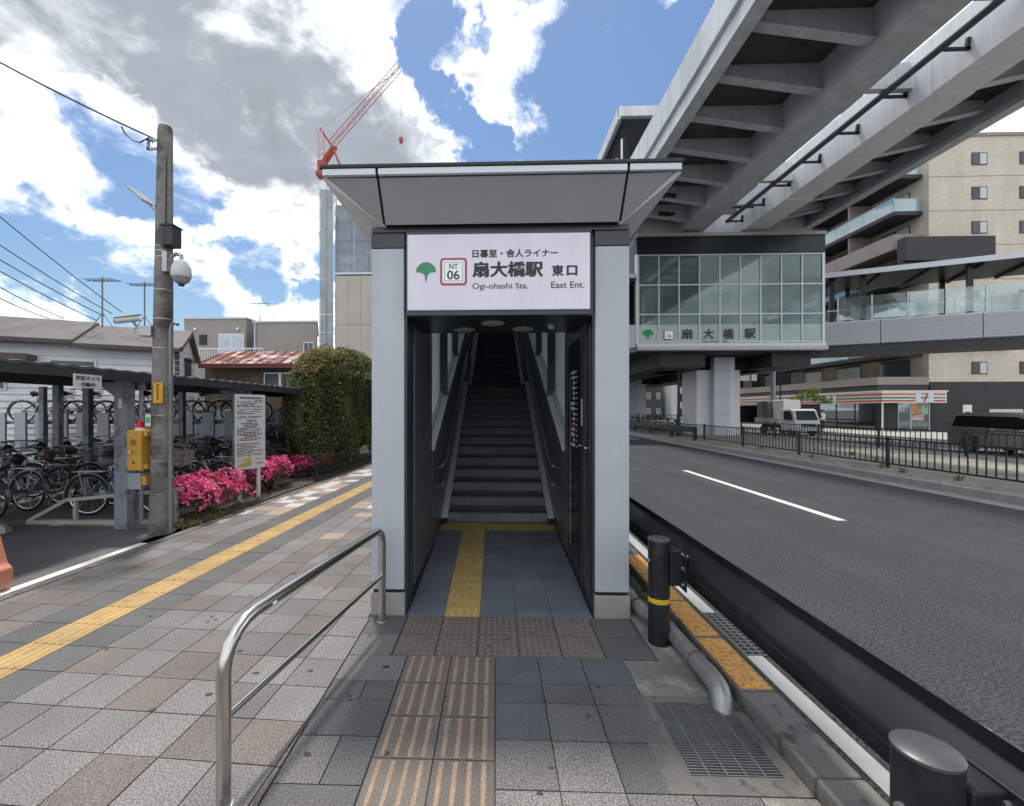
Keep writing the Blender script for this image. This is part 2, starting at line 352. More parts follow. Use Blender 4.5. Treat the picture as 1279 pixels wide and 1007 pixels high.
def clip(poly, nx, ny, c):                      # keep nx*x+ny*y<=c
    out = []
    for i in range(len(poly)):
        a, b = poly[i], poly[(i + 1) % len(poly)]; da = nx * a[0] + ny * a[1] - c; db = nx * b[0] + ny * b[1] - c
        if da <= 0: out.append(a)
        if da * db < 0: t = da / (da - db); out.append((a[0] + (b[0] - a[0]) * t, a[1] + (b[1] - a[1]) * t))
    return out
RT = random.Random(3)
J = .0035; T = .30
def col_for(c, v):
    if c in (-1, 1): return 'dark'
    if v > 4.0: return RT.choice(['white', 'pink', 'mid', 'light', 'white', 'pink']) if c != 2 or RT.random() < .8 else 'mid'
    if v > 2.9: return RT.choice(['light', 'pink', 'mid', 'brown', 'light', 'mid'])
    return RT.choice(['light', 'brown', 'mid', 'light', 'brown', 'brown', 'mid'])
def tile_mesh(poly, m, zt): return MB().prism([(x, y) for x, y in poly], 'z', -.03, zt)
far = {k: MB() for k in TG}; far_y = MB(); n_tile = 0
LX = -1.02                                      # forecourt's left edge in front of the entrance
def tactile_bars(mb, a, z):
    for k in range(4):
        u0 = -.15 + .03 + k * .068; vs = [(u0, a + .012), (u0 + .034, a + .012), (u0 + .034, a + T - .012), (u0, a + T - .012)]
        b = [gp(u + (.006 if 0 < i < 3 else -.006) * 0, v, z - .001) for i, (u, v) in enumerate(vs)]
        t_ = [gp(u + (.007 if i in (0, 3) else -.007), v, z + .0055) for i, (u, v) in enumerate(vs)]
        mb.add(b + t_, [(4, 5, 6, 7), (0, 1, 5, 4), (1, 2, 6, 5), (2, 3, 7, 6), (3, 0, 4, 7)])
for r in range(-6, 110):
    v = r * T
    for c in range(-4, 9):
        if c == 0:
            mb = MB() if r < 30 else far_y
            q = [gp(-.15 + J, v + J), gp(.15 - J, v + J), gp(.15 - J, v + T - J), gp(-.15 + J, v + T - J)]
            mb.prism([(p[0], p[1]) for p in q], 'z', -.03, .001); tactile_bars(mb, v, .001)
            if r < 30: mb.build('tactile_tile', M_yel, pav)
            continue
        u = .15 + (c - 1) * T if c > 0 else -.15 + c * T
        k = col_for(c, v)
        q = [gp(max(u, UL) + J, v + J), gp(u + T - J, v + J), gp(u + T - J, v + T - J), gp(max(u, UL) + J, v + T - J)]
        if u + T < UL + .05: continue
        poly = [(p[0], p[1]) for p in q]; yc = sum(p[1] for p in poly) / 4
        poly = clip(poly, 1, 0, LX - J if yc < 3.6 else -1.04 if yc < 4.2 else -1.12)
        if len(poly) < 3: continue
        if max(p[0] for p in poly) - min(p[0] for p in poly) < .02: continue
        zt = RT.uniform(-.0012, .0012)
        if r < 21 and n_tile < 240: tile_mesh(poly, None, zt).build('paving_tile', TG[k], pav); n_tile += 1
        else: far[k].prism(poly, 'z', -.03, zt)
for k, mb in far.items():
    if mb.v: tag(mb.build('distant_paving_tiles', TG[k], pav), kind='stuff')
tag(far_y.build('distant_tactile_tiles', M_yel, pav), kind='stuff')
# chewing-gum spots and stains lie as thin discs on the tiles
gm = mat('dark_gum_stain', (.045, .043, .04), .7, 0, .2, 20)
for i in range(44):
    x, y = RT.uniform(-3, -.7), RT.uniform(1.7, 5.5); a = RT.uniform(.008, .026)
    if i > 34: x, y = RT.uniform(-.6, .8), RT.uniform(1.8, 3.5)
    n = 9; MB().prism([(x + a * RT.uniform(.7, 1.2) * math.cos(6.283 * j / n), y + a * RT.uniform(.5, .9) * math.sin(6.283 * j / n)) for j in range(n)], 'z', .0, .0022).build('gum_spot', gm, pav)
# forecourt: bumps, guide bars, plain slabs
fc = struct('forecourt', MB().box(-1.015, 1.40, -3, 3.62, -.1, -.0125 + .002), M_mortar)
M_bt = mat('brown_bump_tile', (.15, .132, .118), .75, 0, .16, 6, bump=.5, bscale=160, speck=.3, sscale=130, rand=.08)
M_bd = mat('pale_bump', (.225, .195, .165), .7, 0, .15, 20)
M_gb = mat('pinkish_guide_bar', (.31, .225, .165), .75, 0, .15, 8, speck=.25, sscale=130)
FX = [-.715, -.42, -.125, .17, .465, .76]
mb = MB(); mb.box(J, .295 - J, J, .29 - J, -.03, .0)
dome = MB()
for i in range(6):
    for j in range(5): dome.lathe([(.0105, -.001), (.009, .004), (.005, .0055)], (.032 + i * .046, .035 + j * .055, 0), 8)
tm, dm = mb.mesh('bump_tile', M_bt), dome.mesh('bumps', M_bd, smooth=True)
for r in range(2):
    for i in range(5):
        t = put('bump_tile', tm, fc, (FX[i], 3.04 + .29 * r, .001)); tag(put('bumps', dm, t), kind='stuff')
gmsh = MB().box(J, .3 - J, J, .3 - J, -.03, 0).mesh('guide_tile', M_bt)
gb = MB()
for k in range(4):
    x = .03 + k * .068
    gb.add([(x, .012, -.001), (x + .029, .012, -.001), (x + .029, .288, -.001), (x, .288, -.001), (x + .006, .018, .005), (x + .023, .018, .005), (x + .023, .282, .005), (x + .006, .282, .005)],
           [(4, 5, 6, 7), (0, 1, 5, 4), (1, 2, 6, 5), (2, 3, 7, 6), (3, 0, 4, 7)])
gbm = gb.mesh('guide_bars', M_gb)
for r in range(8):
    for i in range(2):
        t = put('guide_tile', gmsh, fc, (-.6 + .3 * i, 2.86 - .3 * r - .12, .001)); b = put('guide_bars', gbm, t)
        
for i in range(2):
    t = MB().box(-.6 + .3 * i + J, -.3 + .3 * i - J, 3.04 - J, 3.037, -.03, .001)
gh = MB().box(J, .3 - J, J, .0, -.03, 0)
rows = [(3.04, 2.75), (2.75, 2.57), (2.57, 2.28), (2.28, 1.98), (1.98, 1.68), (1.68, 1.38), (1.38, 1.08), (1.08, .78)]
for k, (y1, y0) in enumerate(rows):
    for i, (x0, x1) in enumerate(((.0, .29), (.29, .58), (.58, .87))):
        c = 'blue' if (k < 3 and i < 1) or k == 0 else RT.choice(['mid', 'dark', 'light', 'mid'])
        if k == 3 and i == 1: c = 'light'
        MB().box(x0 + J, x1 - J, y0 + J, y1 - J, -.03, RT.uniform(-.001, .001)).build('paving_tile', TG[c], fc)
    for x0, x1 in ((-1.015, -.80), (-.80, -.605)) if k % 2 else ((-1.015, -.605),): MB().box(x0 + J, x1 - J, y0 + J, y1 - J, -.03, RT.uniform(-.001, .001)).build('paving_tile', TG[RT.choice(['dark', 'mid', 'dark'])], fc)
    if k > 3: MB().box(.87 + J, 1.16 - J, y0 + J, y1 - J, -.03, 0).build('paving_tile', TG[RT.choice(['mid', 'light'])], fc)
for (x0, x1, y0, y1, c) in ((.76, 1.08, 3.33, 3.62, 'dark'), (.76, 1.1, 3.04, 3.33, 'dark'), (-1.015, -.72, 3.33, 3.62, 'dark'), (-1.015, -.72, 3.04, 3.33, 'mid')):
    MB().box(x0 + J, x1 - J, y0 + J, y1 - J, -.03, .0005).build('paving_tile', TG[c], fc)
struct('gutter_apron', MB().box(.872, 1.405, 2.66, 3.03, -.05, -.002).box(1.11, 1.405, 3.03, 60, -.05, -.003).box(1.165, 1.405, -3, 1.98, -.05, -.003), mat('patched_concrete', (.20, .19, .175), .85, 0, .28, 4, bump=.9, bscale=70, speck=.25, sscale=120, col2=(.34, .32, .28), c2scale=4.5, c2lo=.5, c2hi=.66))
# ================================================================ station entrance
E_ = thing('station_entrance', 'grey panelled station entrance with flared canopy over a covered staircase', 'entrance', (.035, 3.66, 0))
XL, XR = -.735, .805
M_post = mat('silver_post_panel', (.50, .535, .59), .48, .1, .04, 1.5, streak=.06)
M_wallp = mat('charcoal_wall_panel', (.135, .147, .165), .30, .2, .08, 1.5)
for s, (x0, x1) in ((-1, (-1.03, -.757)), (1, (.824, 1.10))):
    p = MB().box(x0, x1, 3.66, 4.02, .20, 3.045).build('post', M_post, E_, bev=.006)
    MB().box(x0 + .012, x1 - .012, 3.672, 4.0, .17, .2).build('shadow_gap', M_black, p)
    MB().box(x0 - .006, x1 + .006, 3.65, 4.03, -.05, .172).build('plinth', M_conc, p, bev=.006)
    MB().box(x0 - .003, x1 + .003, 3.655, 4.02, 3.05, 3.17).build('capital', M_dark, p)
    xa, xb = (x1 + .002, XL - .003) if s < 0 else (XR + .003, x0 - .002)
    MB().box(xa, xb, 3.69, 3.97, 0, 2.5).build('jamb', M_dark, E_)
    # inner wall panels, each a leaf with seams
    xi, xo = (XL, XL - .24) if s < 0 else (XR, XR + .24)
    a, b = min(xi, xo), max(xi, xo)
    MB().box(a, b, 4.03, 5.14, 0, 3.18).build('wall_panel', M_wallp, E_, bev=.004)
    MB().box(xi - (.0 if s < 0 else .012), xi + (.012 if s < 0 else .0), 3.98, 5.98, 0.02, .10).build('skirting', M_black, E_)
def stair(Y): return .15 + .434 * (Y - 6.1) if Y < 10.65 else (2.278 if Y < 12.2 else 2.278 + .434 * (Y - 12.2))
def zw(Y): return stair(Y) + 1.5
def zr(Y): return max(3.2, zw(Y) + 1.75)
GL_st = glass('stair_window_glass', (.90, .95, .96), .9, .45)
bays = [(5.17, 6.7), (6.85, 8.6), (8.75, 10.5), (10.65, 12.1), (12.25, 14.0), (14.15, 16.0), (16.15, 18.7)]
for s in (-1, 1):
    xi = XL if s < 0 else XR; a, b = min(xi, xi + s * .24), max(xi, xi + s * .24)
    for i, (y0, y1) in enumerate(bays):
        zb = 0 if y0 < 8 else stair(y0) - 1.2
        MB().prism([(y0, zb), (y1 + .145, zb), (y1 + .145, zw(y1 + .145) - .03), (y0, zw(y0) - .03)], 'x', a, b).build('wall_panel', M_wallp, E_)
        wdw = MB().prism([(y0, zw(y0)), (y1, zw(y1)), (y1, zr(y1)), (y0, zr(y0))], 'x', xi + s * .10, xi + s * .115).build('window', GL_st, E_)
        MB().bar((xi + s * .06, y0, zw(y0) - .005), (xi + s * .06, y1, zw(y1) - .005), .17, .045).build('sill', M_white, wdw)
        MB().bar((xi + s * .085, y0, zw(y0) + .045), (xi + s * .085, y1, zw(y1) + .045), .05, .055).build('frame', M_alu, wdw)
        MB().box(min(xi, xi + s * .2), max(xi, xi + s * .2), y1, y1 + .15, zw(y1) - .03, zr(y1) + .05).build('mullion', M_dark, E_)
    # kerb beside the steps with its bright cover, and two rails
    xk = XL + .045 if s < 0 else XR - .045
    pts = [(6.05, .19), (10.65, 2.34), (12.1, 2.34), (18.85, 5.4)]
    for (ya, za), (yb, zb) in zip(pts, pts[1:]):
        MB().bar((xk, ya, za - .16), (xk, yb, zb - .16), .084, .34).build('stringer', M_dark, E_)
        MB().bar((xk, ya, za + .022), (xk, yb, zb + .022), .086, .03).build('stringer_cover', mat('sheen_tinted_cover', (.80, .79, .76), .35, .1, .06), E_)  # pale cover colour stands in for light reflected off the steel
    xh = XL + .07 if s < 0 else XR - .07
    for hgt in (.62, .86):
        rail = MB().tube([(xh, 5.62, .13 + hgt), (xh, 6.05, .17 + hgt), (xh, 10.6, 2.25 + hgt), (xh, 12.1, 2.28 + hgt), (xh, 18.85, 5.25 + hgt)], .019, 10).build('handrail', mat('satin_handrail', (.36, .35, .33), .3, .6, .1), E_, smooth=True)
        for y in (5.66, 7.2, 8.8, 10.4, 12.4, 14.4, 16.6): MB().tube([(xi, y, (.15 if y < 6 else stair(y)) + hgt - .05), (xh, y, (.15 if y < 6 else stair(y)) + hgt - .03)], .012, 6).build('rail_bracket', M_steel, rail)
# floor tiles on a slight ramp
def fz(Y): return .002 + .148 * (Y - 3.625) / (6.08 - 3.625)
M_ft = mat('slate_blue_floor_tile', (.145, .165, .20), .5, 0, .14, 5, bump=.35, bscale=150, speck=.26, sscale=160, rand=.08)
M_fy = mat('mustard_tactile_tile', (.47, .34, .13), .55, 0, .10, 6, speck=.08, rand=.07)
MB().prism([(3.62, -.1), (6.09, -.1), (6.09, .135), (3.62, -.01)], 'x', XL, XR).build('floor_bed', M_mortar, E_)
fy = [3.625, 3.73, 4.03, 4.33, 4.63, 4.93, 5.23, 5.53, 5.76, 6.06]
fx = [XL + .012, -.42, -.125, .17, .465, XR - .012]
for j in range(9):
    y0, y1 = fy[j] + .002, fy[j + 1] - .002
    for i in range(5):
        yel = i == 1 or j == 8; x0, x1 = fx[i] + .002, fx[i + 1] - .002
        t = MB().add([(x0, y0, fz(y0) - .02), (x1, y0, fz(y0) - .02), (x1, y1, fz(y1) - .02), (x0, y1, fz(y1) - .02), (x0, y0, fz(y0)), (x1, y0, fz(y0)), (x1, y1, fz(y1)), (x0, y1, fz(y1))],
                     [(0, 3, 2, 1), (4, 5, 6, 7), (0, 1, 5, 4), (1, 2, 6, 5), (2, 3, 7, 6), (3, 0, 4, 7)]).build('tactile_tile' if yel else 'floor_tile', M_fy if yel else M_ft, E_)
        if yel:
            g = MB()
            for k in range(4):
                xx = x0 + .04 + k * .066
                for (ya, yb) in ((y0 + .015, (y0 + y1) / 2 - .012), ((y0 + y1) / 2 + .012, y1 - .015)) if j else ((y0 + .01, y1 - .01),):
                    g.add([(xx, ya, fz(ya)), (xx + .034, ya, fz(ya)), (xx + .034, yb, fz(yb)), (xx, yb, fz(yb)), (xx + .007, ya + .007, fz(ya) + .005), (xx + .027, ya + .007, fz(ya) + .005), (xx + .027, yb - .007, fz(yb) + .005), (xx + .007, yb - .007, fz(yb) + .005)],
                          [(4, 5, 6, 7), (0, 1, 5, 4), (1, 2, 6, 5), (2, 3, 7, 6), (3, 0, 4, 7)])
            tag(g.build('bars', M_fy, t), kind='stuff')
# steps
M_riser = mat('dark_granite_riser', (.21, .215, .225), .6, 0, .18, 5, speck=.35, sscale=120, rand=.10)
M_tread = mat('dark_granite_tread', (.17, .176, .19), .5, 0, .15, 5, speck=.3, sscale=120)
M_nose = mat('black_nosing', (.02, .021, .023), .45, 0, .1)
def flight(y0, z0, n):
    for i in range(n):
        Y, Z = y0 + .35 * i, z0 + .152 * (i + 1)
        st = MB().box(XL + .088, XR - .088, Y + .012, Y + .36, Z - .035, Z).box(XL + .088, XR - .088, Y + .051, Y + .40, Z - .19, Z - .036).build('step', M_tread, E_)
        for x0, x1 in ((XL + .088, .0335), (.0365, XR - .088)): MB().box(x0, x1, Y + .02, Y + .05, Z - .152, Z - .023).build('riser_stone', M_riser, st)
        MB().box(XL + .089, XR - .089, Y - .008, Y + .05, Z - .022, Z + .004).build('nosing', M_nose, st, bev=.006)
flight(6.1, .15, 14); flight(12.2, 2.278, 20)
MB().box(XL + .088, XR - .088, 10.96, 12.25, 2.2, 2.277).build('landing', M_tread, E_)
# portal soffit, down-lights
MB().box(XL - .04, XR + .04, 3.70, 4.5, 2.48, 3.18).build('portal_soffit', M_dark, E_)
for x, y in ((-.30, 4.30), (-.02, 3.98), (.27, 4.28)):
    d = MB().lathe([(.105, 0), (.105, -.008), (.092, -.010)], (x, y, 2.48), 24).build('down_light', mat('light_trim', (.60, .58, .54), .4, 0, .03), E_, smooth=True)
    MB().lathe([(.085, -.011), (.08, -.014)], (x, y, 2.48), 24).build('diffuser', mat('off_white_diffuser', (.72, .69, .62), .3, 0, .03), d)
MB().lathe([(.035, 0), (.034, -.02), (.02, -.035)], (.52, 4.1, 2.48), 16).build('smoke_detector', M_white, E_, smooth=True)
# roof over the stair
ys = [4.46, 5.17, 6.7, 8.6, 10.5, 12.1, 14, 16, 18.7, 19.2]
MB().prism([(y, zr(y)) for y in ys] + [(y, zr(y) + .22) for y in ys[::-1]], 'x', -1.02, 1.09).build('stair_roof', mat('pale_stair_ceiling', (.55, .56, .57), .6, 0, .05), E_)
# canopy: inverted frustum of separate panels on a dark core
tX0, tX1, tY0, tY1, tz = -1.325, 1.395, 3.36, 5.4, 3.545
bX0, bX1, bY0, bY1, bz = -.905, 1.005, 3.60, 5.1, 3.215
def fr(s, t, e=0.0):        # point on the front flare; s along x (0..1), t up (0..1)
    a = bX0 + (bX1 - bX0) * s; b = tX0 + (tX1 - tX0) * s
    return (a + (b - a) * t, bY0 + (tY0 - bY0) * t - e, bz + (tz - bz) * t - e)
core = MB().add([(bX0, bY0, bz), (bX1, bY0, bz), (bX1, bY1, bz), (bX0, bY1, bz), (tX0 + .02, tY0 + .02, tz), (tX1 - .02, tY0 + .02, tz), (tX1 - .02, tY1, tz), (tX0 + .02, tY1, tz)],
                [(0, 3, 2, 1), (4, 5, 6, 7), (0, 1, 5, 4), (1, 2, 6, 5), (2, 3, 7, 6), (3, 0, 4, 7)]).build('canopy', M_black, E_)
def fq(x, t, e=.012): return (x, bY0 + (tY0 - bY0) * t - e, bz + (tz - bz) * t - e)
for poly, xa, xb in (([fq(bX0 - .01, .03), fq(bX0 - .01, .86), fq(tX0 + .045, .88)], tX0, bX0 - .01), ([fq(bX0 + .012, .02), fq(bX1 - .012, .02), fq(bX1 - .012, .86), fq(bX0 + .012, .86)], bX0 + .012, bX1 - .012), ([fq(bX1 + .01, .03), fq(tX1 - .045, .88), fq(bX1 + .01, .86)], bX1 + .01, tX1)):
    k = len(poly); MB().add(poly + [(x, y + .02, z + .02) for x, y, z in poly], [tuple(range(k)), tuple(range(2 * k - 1, k - 1, -1))] + [(i, (i + 1) % k, k + (i + 1) % k, k + i) for i in range(k)]).build('soffit_panel', M_soffit, core)
    MB().prism([(tY0 + .012, tz - .05), (tY0 - .012, tz - .046), (tY0 - .012, tz), (tY0 + .03, tz)], 'x', xa, xb).build('fascia', mat('bright_fascia', (.70, .73, .78), .4, .1, .03), core)
for sx, (bx, tx) in ((-1, (bX0, tX0)), (1, (bX1, tX1))):
    ex, ez = sx * .010, -.013
    q = [(bx + ex, bY0 + .004, bz + ez), (bx + ex, bY1, bz + ez), (tx + ex, tY1, tz - .045 + ez), (tx + ex, tY0 + .02, tz - .045 + ez)]
    MB().add(q + [(x - sx * .03, y, z + .02) for x, y, z in q], [(0, 1, 2, 3), (7, 6, 5, 4), (0, 4, 5, 1), (1, 5, 6, 2), (2, 6, 7, 3), (3, 7, 4, 0)]).build('side_panel', mat('bright_side_panel', (.66, .66, .65), .45, .1, .05), core)
MB().box(tX0 - .02, tX1 + .02, tY0 - .02, tY1 + .02, tz + .002, tz + .035).build('roof_edge', M_black, core, bev=.008)
MB().box(-1.02, 1.09, 3.64, 5.1, 3.172, 3.216).build('neck', M_dark, core)
# the name sign
sg = MB().box(-.735, .785, 3.615, 3.70, 2.47, 3.168).build('sign_box', M_dark, E_, bev=.008)
M_sign = mat('translucent_sign_face', (.60, .57, .66), .35, 0, .06, 2, emit=.09, streak=.05)
MB().box(-.718, .768, 3.605, 3.615, 2.525, 3.135).build('sign_face', M_sign, sg)
MB().box(-.718, .768, 3.60, 3.616, 2.514, 2.524).build('bright_edge', M_alu, sg)
M_green = mat('ginkgo_green', (.07, .30, .15), .5, 0, .03); M_rose = mat('rose_border', (.47, .10, .20), .5, 0, .03); M_pale = mat('badge_white', (.74, .76, .76), .5, 0, .02, emit=.08)
SGX = lambda px: -.718 + (px - 52) / (1217 - 52) * 1.486          # sign-face layout, measured along the sign
SGZ = lambda py: 3.135 - (py - 28) / (500 - 28) * .61
def ginkgo(parent, cx, zt, wd, y, m, n=(0, -1, 0)):
    pts = []; hw = wd / 2
    for k in range(13):
        a = R(18 + 144 * k / 12); pts.append((cx + hw * 1.05 * math.cos(a), zt - wd * .55 + hw * 1.1 * math.sin(a)))
    lo = zt - wd * .98
    left = [(cx - hw, zt - wd * .50), (cx - hw * .45, zt - wd * .52), (cx - hw * .14, zt - wd * .66), (cx - hw * .05, lo)]
    poly = pts + left + [(2 * cx - x, z) for x, z in left[::-1]]
    MB().prism(poly, 'y', y - .003, y).build('ginkgo_emblem', m, parent)
def rrect(x0, x1, z0, z1, r, n=5):
    out = []
    for cx, cz, a0 in ((x1 - r, z1 - r, 0), (x0 + r, z1 - r, 90), (x0 + r, z0 + r, 180), (x1 - r, z0 + r, 270)):
        for k in range(n + 1): a = R(a0 + 90 * k / n); out.append((cx + r * math.cos(a), cz + r * math.sin(a)))
    return out
def badge(parent, x0, x1, z0, z1, y):
    w_ = x1 - x0; b = MB().prism(rrect(x0, x1, z0, z1, w_ * .13), 'y', y - .003, y).build('station_number_badge', M_rose, parent)
    for k, m, e in ((.085, M_pale, .0045), (.15, M_green, .0055), (.17, M_pale, .0065)):
        MB().prism(rrect(x0 + w_ * k, x1 - w_ * k, z0 + w_ * k, z1 - w_ * k, w_ * (.07 if k < .1 else .005)), 'y', y - e, y - e + .002).build('badge_layer', m, b)
    return b
ginkgo(sg, SGX(172), SGZ(203), SGX(236) - SGX(108), 3.605, M_green)
bd = badge(sg, SGX(263), SGX(436), SGZ(352), SGZ(178), 3.605)
YT = 3.604; UX, UZ = (1, 0, 0), (0, 0, 1)
def st(s, x0, x1, y0, y1, bold=0., parent=sg, y=YT): text(s, parent, M_ink, (SGX(x0), y, SGZ(y1)), UX, UZ, SGX(x1) - SGX(x0), SGZ(y0) - SGZ(y1), bold=bold)
st('NT', 322, 378, 216, 249, .012, bd, 3.598); st('06', 308, 388, 258, 316, .012, bd, 3.598)
st('日暮里・舎人ライナー', 470, 1016, 127, 178, .022)
st('扇大橋駅', 470, 922, 203, 303, .034)
st('東', 975, 1052, 229, 299, .034); st('口', 1070, 1138, 233, 297, .034)
st('Ogi-ohashi Sta.', 470, 826, 339, 386, .004); st('East Ent.', 972, 1182, 334, 374, .004)
# right wall: black information panel, two shutter leaves with recessed pulls; left wall: small call plate
ip = MB().box(XR - .012, XR, 4.20, 4.80, .12, 2.38).build('information_panel', mat('black_gloss_panel', (.012, .012, .014), .2, 0, .05), E_)
M_pw = mat('white_print', (.62, .62, .62), .5, 0, .05); rr = random.Random(5)
g = MB(); z = 2.06
for k in range(15):
    n = rr.randint(3, 6); 
    for q in range(n): g.box(XR - .0135, XR - .012, 4.42 + q * .038, 4.42 + q * .038 + .03, z, z + .032)
    for q in range(rr.randint(2, 4)): g.box(XR - .0135, XR - .012, 4.30 + q * .024, 4.30 + q * .024 + .018, z + .005, z + .018)
    z -= .052
g.box(XR - .0135, XR - .012, 4.68, 4.688, .3, 2.1)
tag(g.build('station_list_print', M_pw, ip), kind='stuff')
MB().box(XR - .014, XR - .0125, 4.40, 4.62, 1.52, 1.555).build('red_print', mat('red_print', (.5, .03, .04), .5, 0, .03), ip)
for y in (4.12, 3.84):
    pl = MB().box(XR - .010, XR, y - .10, y + .05, .1, 2.4).build('shutter_leaf', M_dark, E_)
    h = MB().box(XR - .016, XR - .0105, y - .035, y + .035, 1.27, 1.44).build('recessed_pull', M_black, pl)
    MB().tube([(XR - .016, y, 1.37), (XR - .035, y, 1.37)], .014, 10).build('knob', M_steel, h)
    
MB().box(XR - .0125, XR - .0105, 4.05, 4.10, 1.55, 1.80).build('notice_strip', M_pw, E_)
c = MB()
for zz in (1.30, 1.62):
    for yy in (4.36, 4.50): c.box(XL, XL + .004, yy, yy + .04, zz, zz + .02)
for yy in (4.40, 4.50): c.box(XL, XL + .006, yy, yy + .012, 1.40, 1.54)
c.build('call_plate_marks', M_black, E_)
# concourse end of the stair
MB().box(-1.02, 1.09, 18.9, 28.0, 5.05, 5.31).build('upper_floor', M_conc, E_)
MB().box(-1.02, 1.09, 27.8, 28.0, 5.31, 9.4).box(-1.02, -.80, 18.9, 27.8, 5.31, 9.4).box(-1.02, 1.09, 18.9, 28, 9.4, 9.6).build('upper_enclosure', M_dark, E_)
# stainless barrier rail
hr = thing('barrier_rail', 'bent stainless steel barrier rail standing on the paving before the entrance', 'railing', (-1.0, 2.7, 0))
A, B = Vector((-.905, 3.52, 0)), Vector((-1.165, 1.86, 0))
path = [A + Vector((0, 0, -.02)), A + Vector((0, 0, .64))]; dr = (B - A).normalized()
for k in range(1, 6): a = R(18 * k); path.append(A + Vector((0, 0, .64)) + dr * .11 * (1 - math.cos(a)) + Vector((0, 0, .11 * math.sin(a))))
for k in range(0, 6): a = R(18 * k); path.append(B + Vector((0, 0, .56)) - dr * .19 * (1 - math.sin(a)) + Vector((0, 0, .19 * math.cos(a))))
path.append(B + Vector((0, 0, -.02)))
MB().tube(path, .030, 20).build('top_tube', M_steel, hr, smooth=True)
MB().tube([A + Vector((0, 0, .37)), B + Vector((0, 0, .37))], .0165, 14).build('lower_tube', M_steel, hr, smooth=True)
for q in (A, B): MB().lathe([(.042, 0), (.042, .004), (.032, .008)], (q.x, q.y, .001), 20).build('base_ring', M_steel_dull, hr, smooth=True)
m_ = B + Vector((0, 0, .75)) - dr * .30
MB().prism(rrect(m_.y - .016, m_.y + .016, .735, .752, .008, 3), 'x', m_.x + .018, m_.x + .034).build('sticker', M_white, hr)
# ================================================================ left side
# ---- foliage helper: many small leaf faces
def leaves(n, sampler, size, name, mats, parent, weights=None, flat=.5, petal=False):
    """n leaf quads; sampler(k) -> (k,3) points and (k,3) outward directions"""
    P, Nn = sampler(n)
    d = Nn + rng.normal(0, flat, (n, 3)); d /= np.linalg.norm(d, axis=1)[:, None]
    a = rng.normal(size=(n, 3)); a -= d * (a * d).sum(1)[:, None]; a /= np.linalg.norm(a, axis=1)[:, None]; b = np.cross(d, a)
    s = size * rng.uniform(.6, 1.3, n)[:, None]
    if petal:
        V = np.stack([P - a * s, P - b * s, P + a * s, P + b * s], 1)
    else:
        V = np.stack([P - a * s, P - b * s * .45 + d * s * .12, P + a * s, P + b * s * .45 + d * s * .12], 1)
    me = bpy.data.meshes.new(name)
    off = Vector((0, 0, 0)); p = parent
    while p is not None: off = off + p.location; p = p.parent
    V = V.reshape(-1, 3) - np.array(off)
    me.vertices.add(4 * n); me.vertices.foreach_set('co', V.ravel())
    me.loops.add(4 * n); me.loops.foreach_set('vertex_index', np.arange(4 * n)); me.polygons.add(n)
    me.polygons.foreach_set('loop_start', np.arange(0, 4 * n, 4))
    for m in mats: me.materials.append(m)
    mi = rng.choice(len(mats), n, p=weights); me.polygons.foreach_set('material_index', mi.astype(np.int32)); me.update(); me.validate()
    return tag(put(name, me, parent), kind='stuff')
def leafmat(name, col, trans=.25, rough=.5):
    m = mat(name, col, rough, 0, .35, 4, spec=.35); b = m.node_tree.nodes['Principled BSDF']
    N, L = m.node_tree.nodes, m.node_tree.links
    tl = N.new('ShaderNodeBsdfTranslucent'); tl.inputs[0].default_value = (col[0] * 1.6, col[1] * 1.5, col[2], 1)
    x = N.new('ShaderNodeMixShader'); x.inputs[0].default_value = trans; L.new(b.outputs[0], x.inputs[1]); L.new(tl.outputs[0], x.inputs[2])
    L.new(x.outputs[0], N['Material Output'].inputs['Surface']); return m
LG = [leafmat('dark_leaf', (.048, .066, .024)), leafmat('mid_leaf', (.100, .125, .042)), leafmat('bright_leaf', (.20, .21, .075)), leafmat('coppery_leaf', (.20, .13, .055)), leafmat('azalea_leaf', (.06, .065, .03))]
PK = [leafmat('pink_petal', (.80, .12, .36), .3), leafmat('rose_petal', (.72, .07, .28), .3), leafmat('pale_pink_petal', (.86, .26, .50), .3)]
M_bark = mat('dark_twig', (.07, .05, .035), .9, 0, .3, 12)
def ell(c, r, lump=.18, shell=.55):
    c = np.array(c); r = np.array(r); k = rng.normal(size=(7, 3)); ph = rng.uniform(0, 6.28, 7)
    def f(n):
        d = rng.normal(size=(n, 3)); d[:, 2] = np.where(d[:, 2] < -.3, -d[:, 2], d[:, 2]); d /= np.linalg.norm(d, axis=1)[:, None]
        q = 1 + lump * np.sin(2.6 * d @ k.T + ph).sum(1) / 2.6
        rad = (shell + (1 - shell) * rng.random(n) ** .5) * q
        return c + d * r * rad[:, None], d / r / np.linalg.norm(d / r, axis=1)[:, None]
    return f
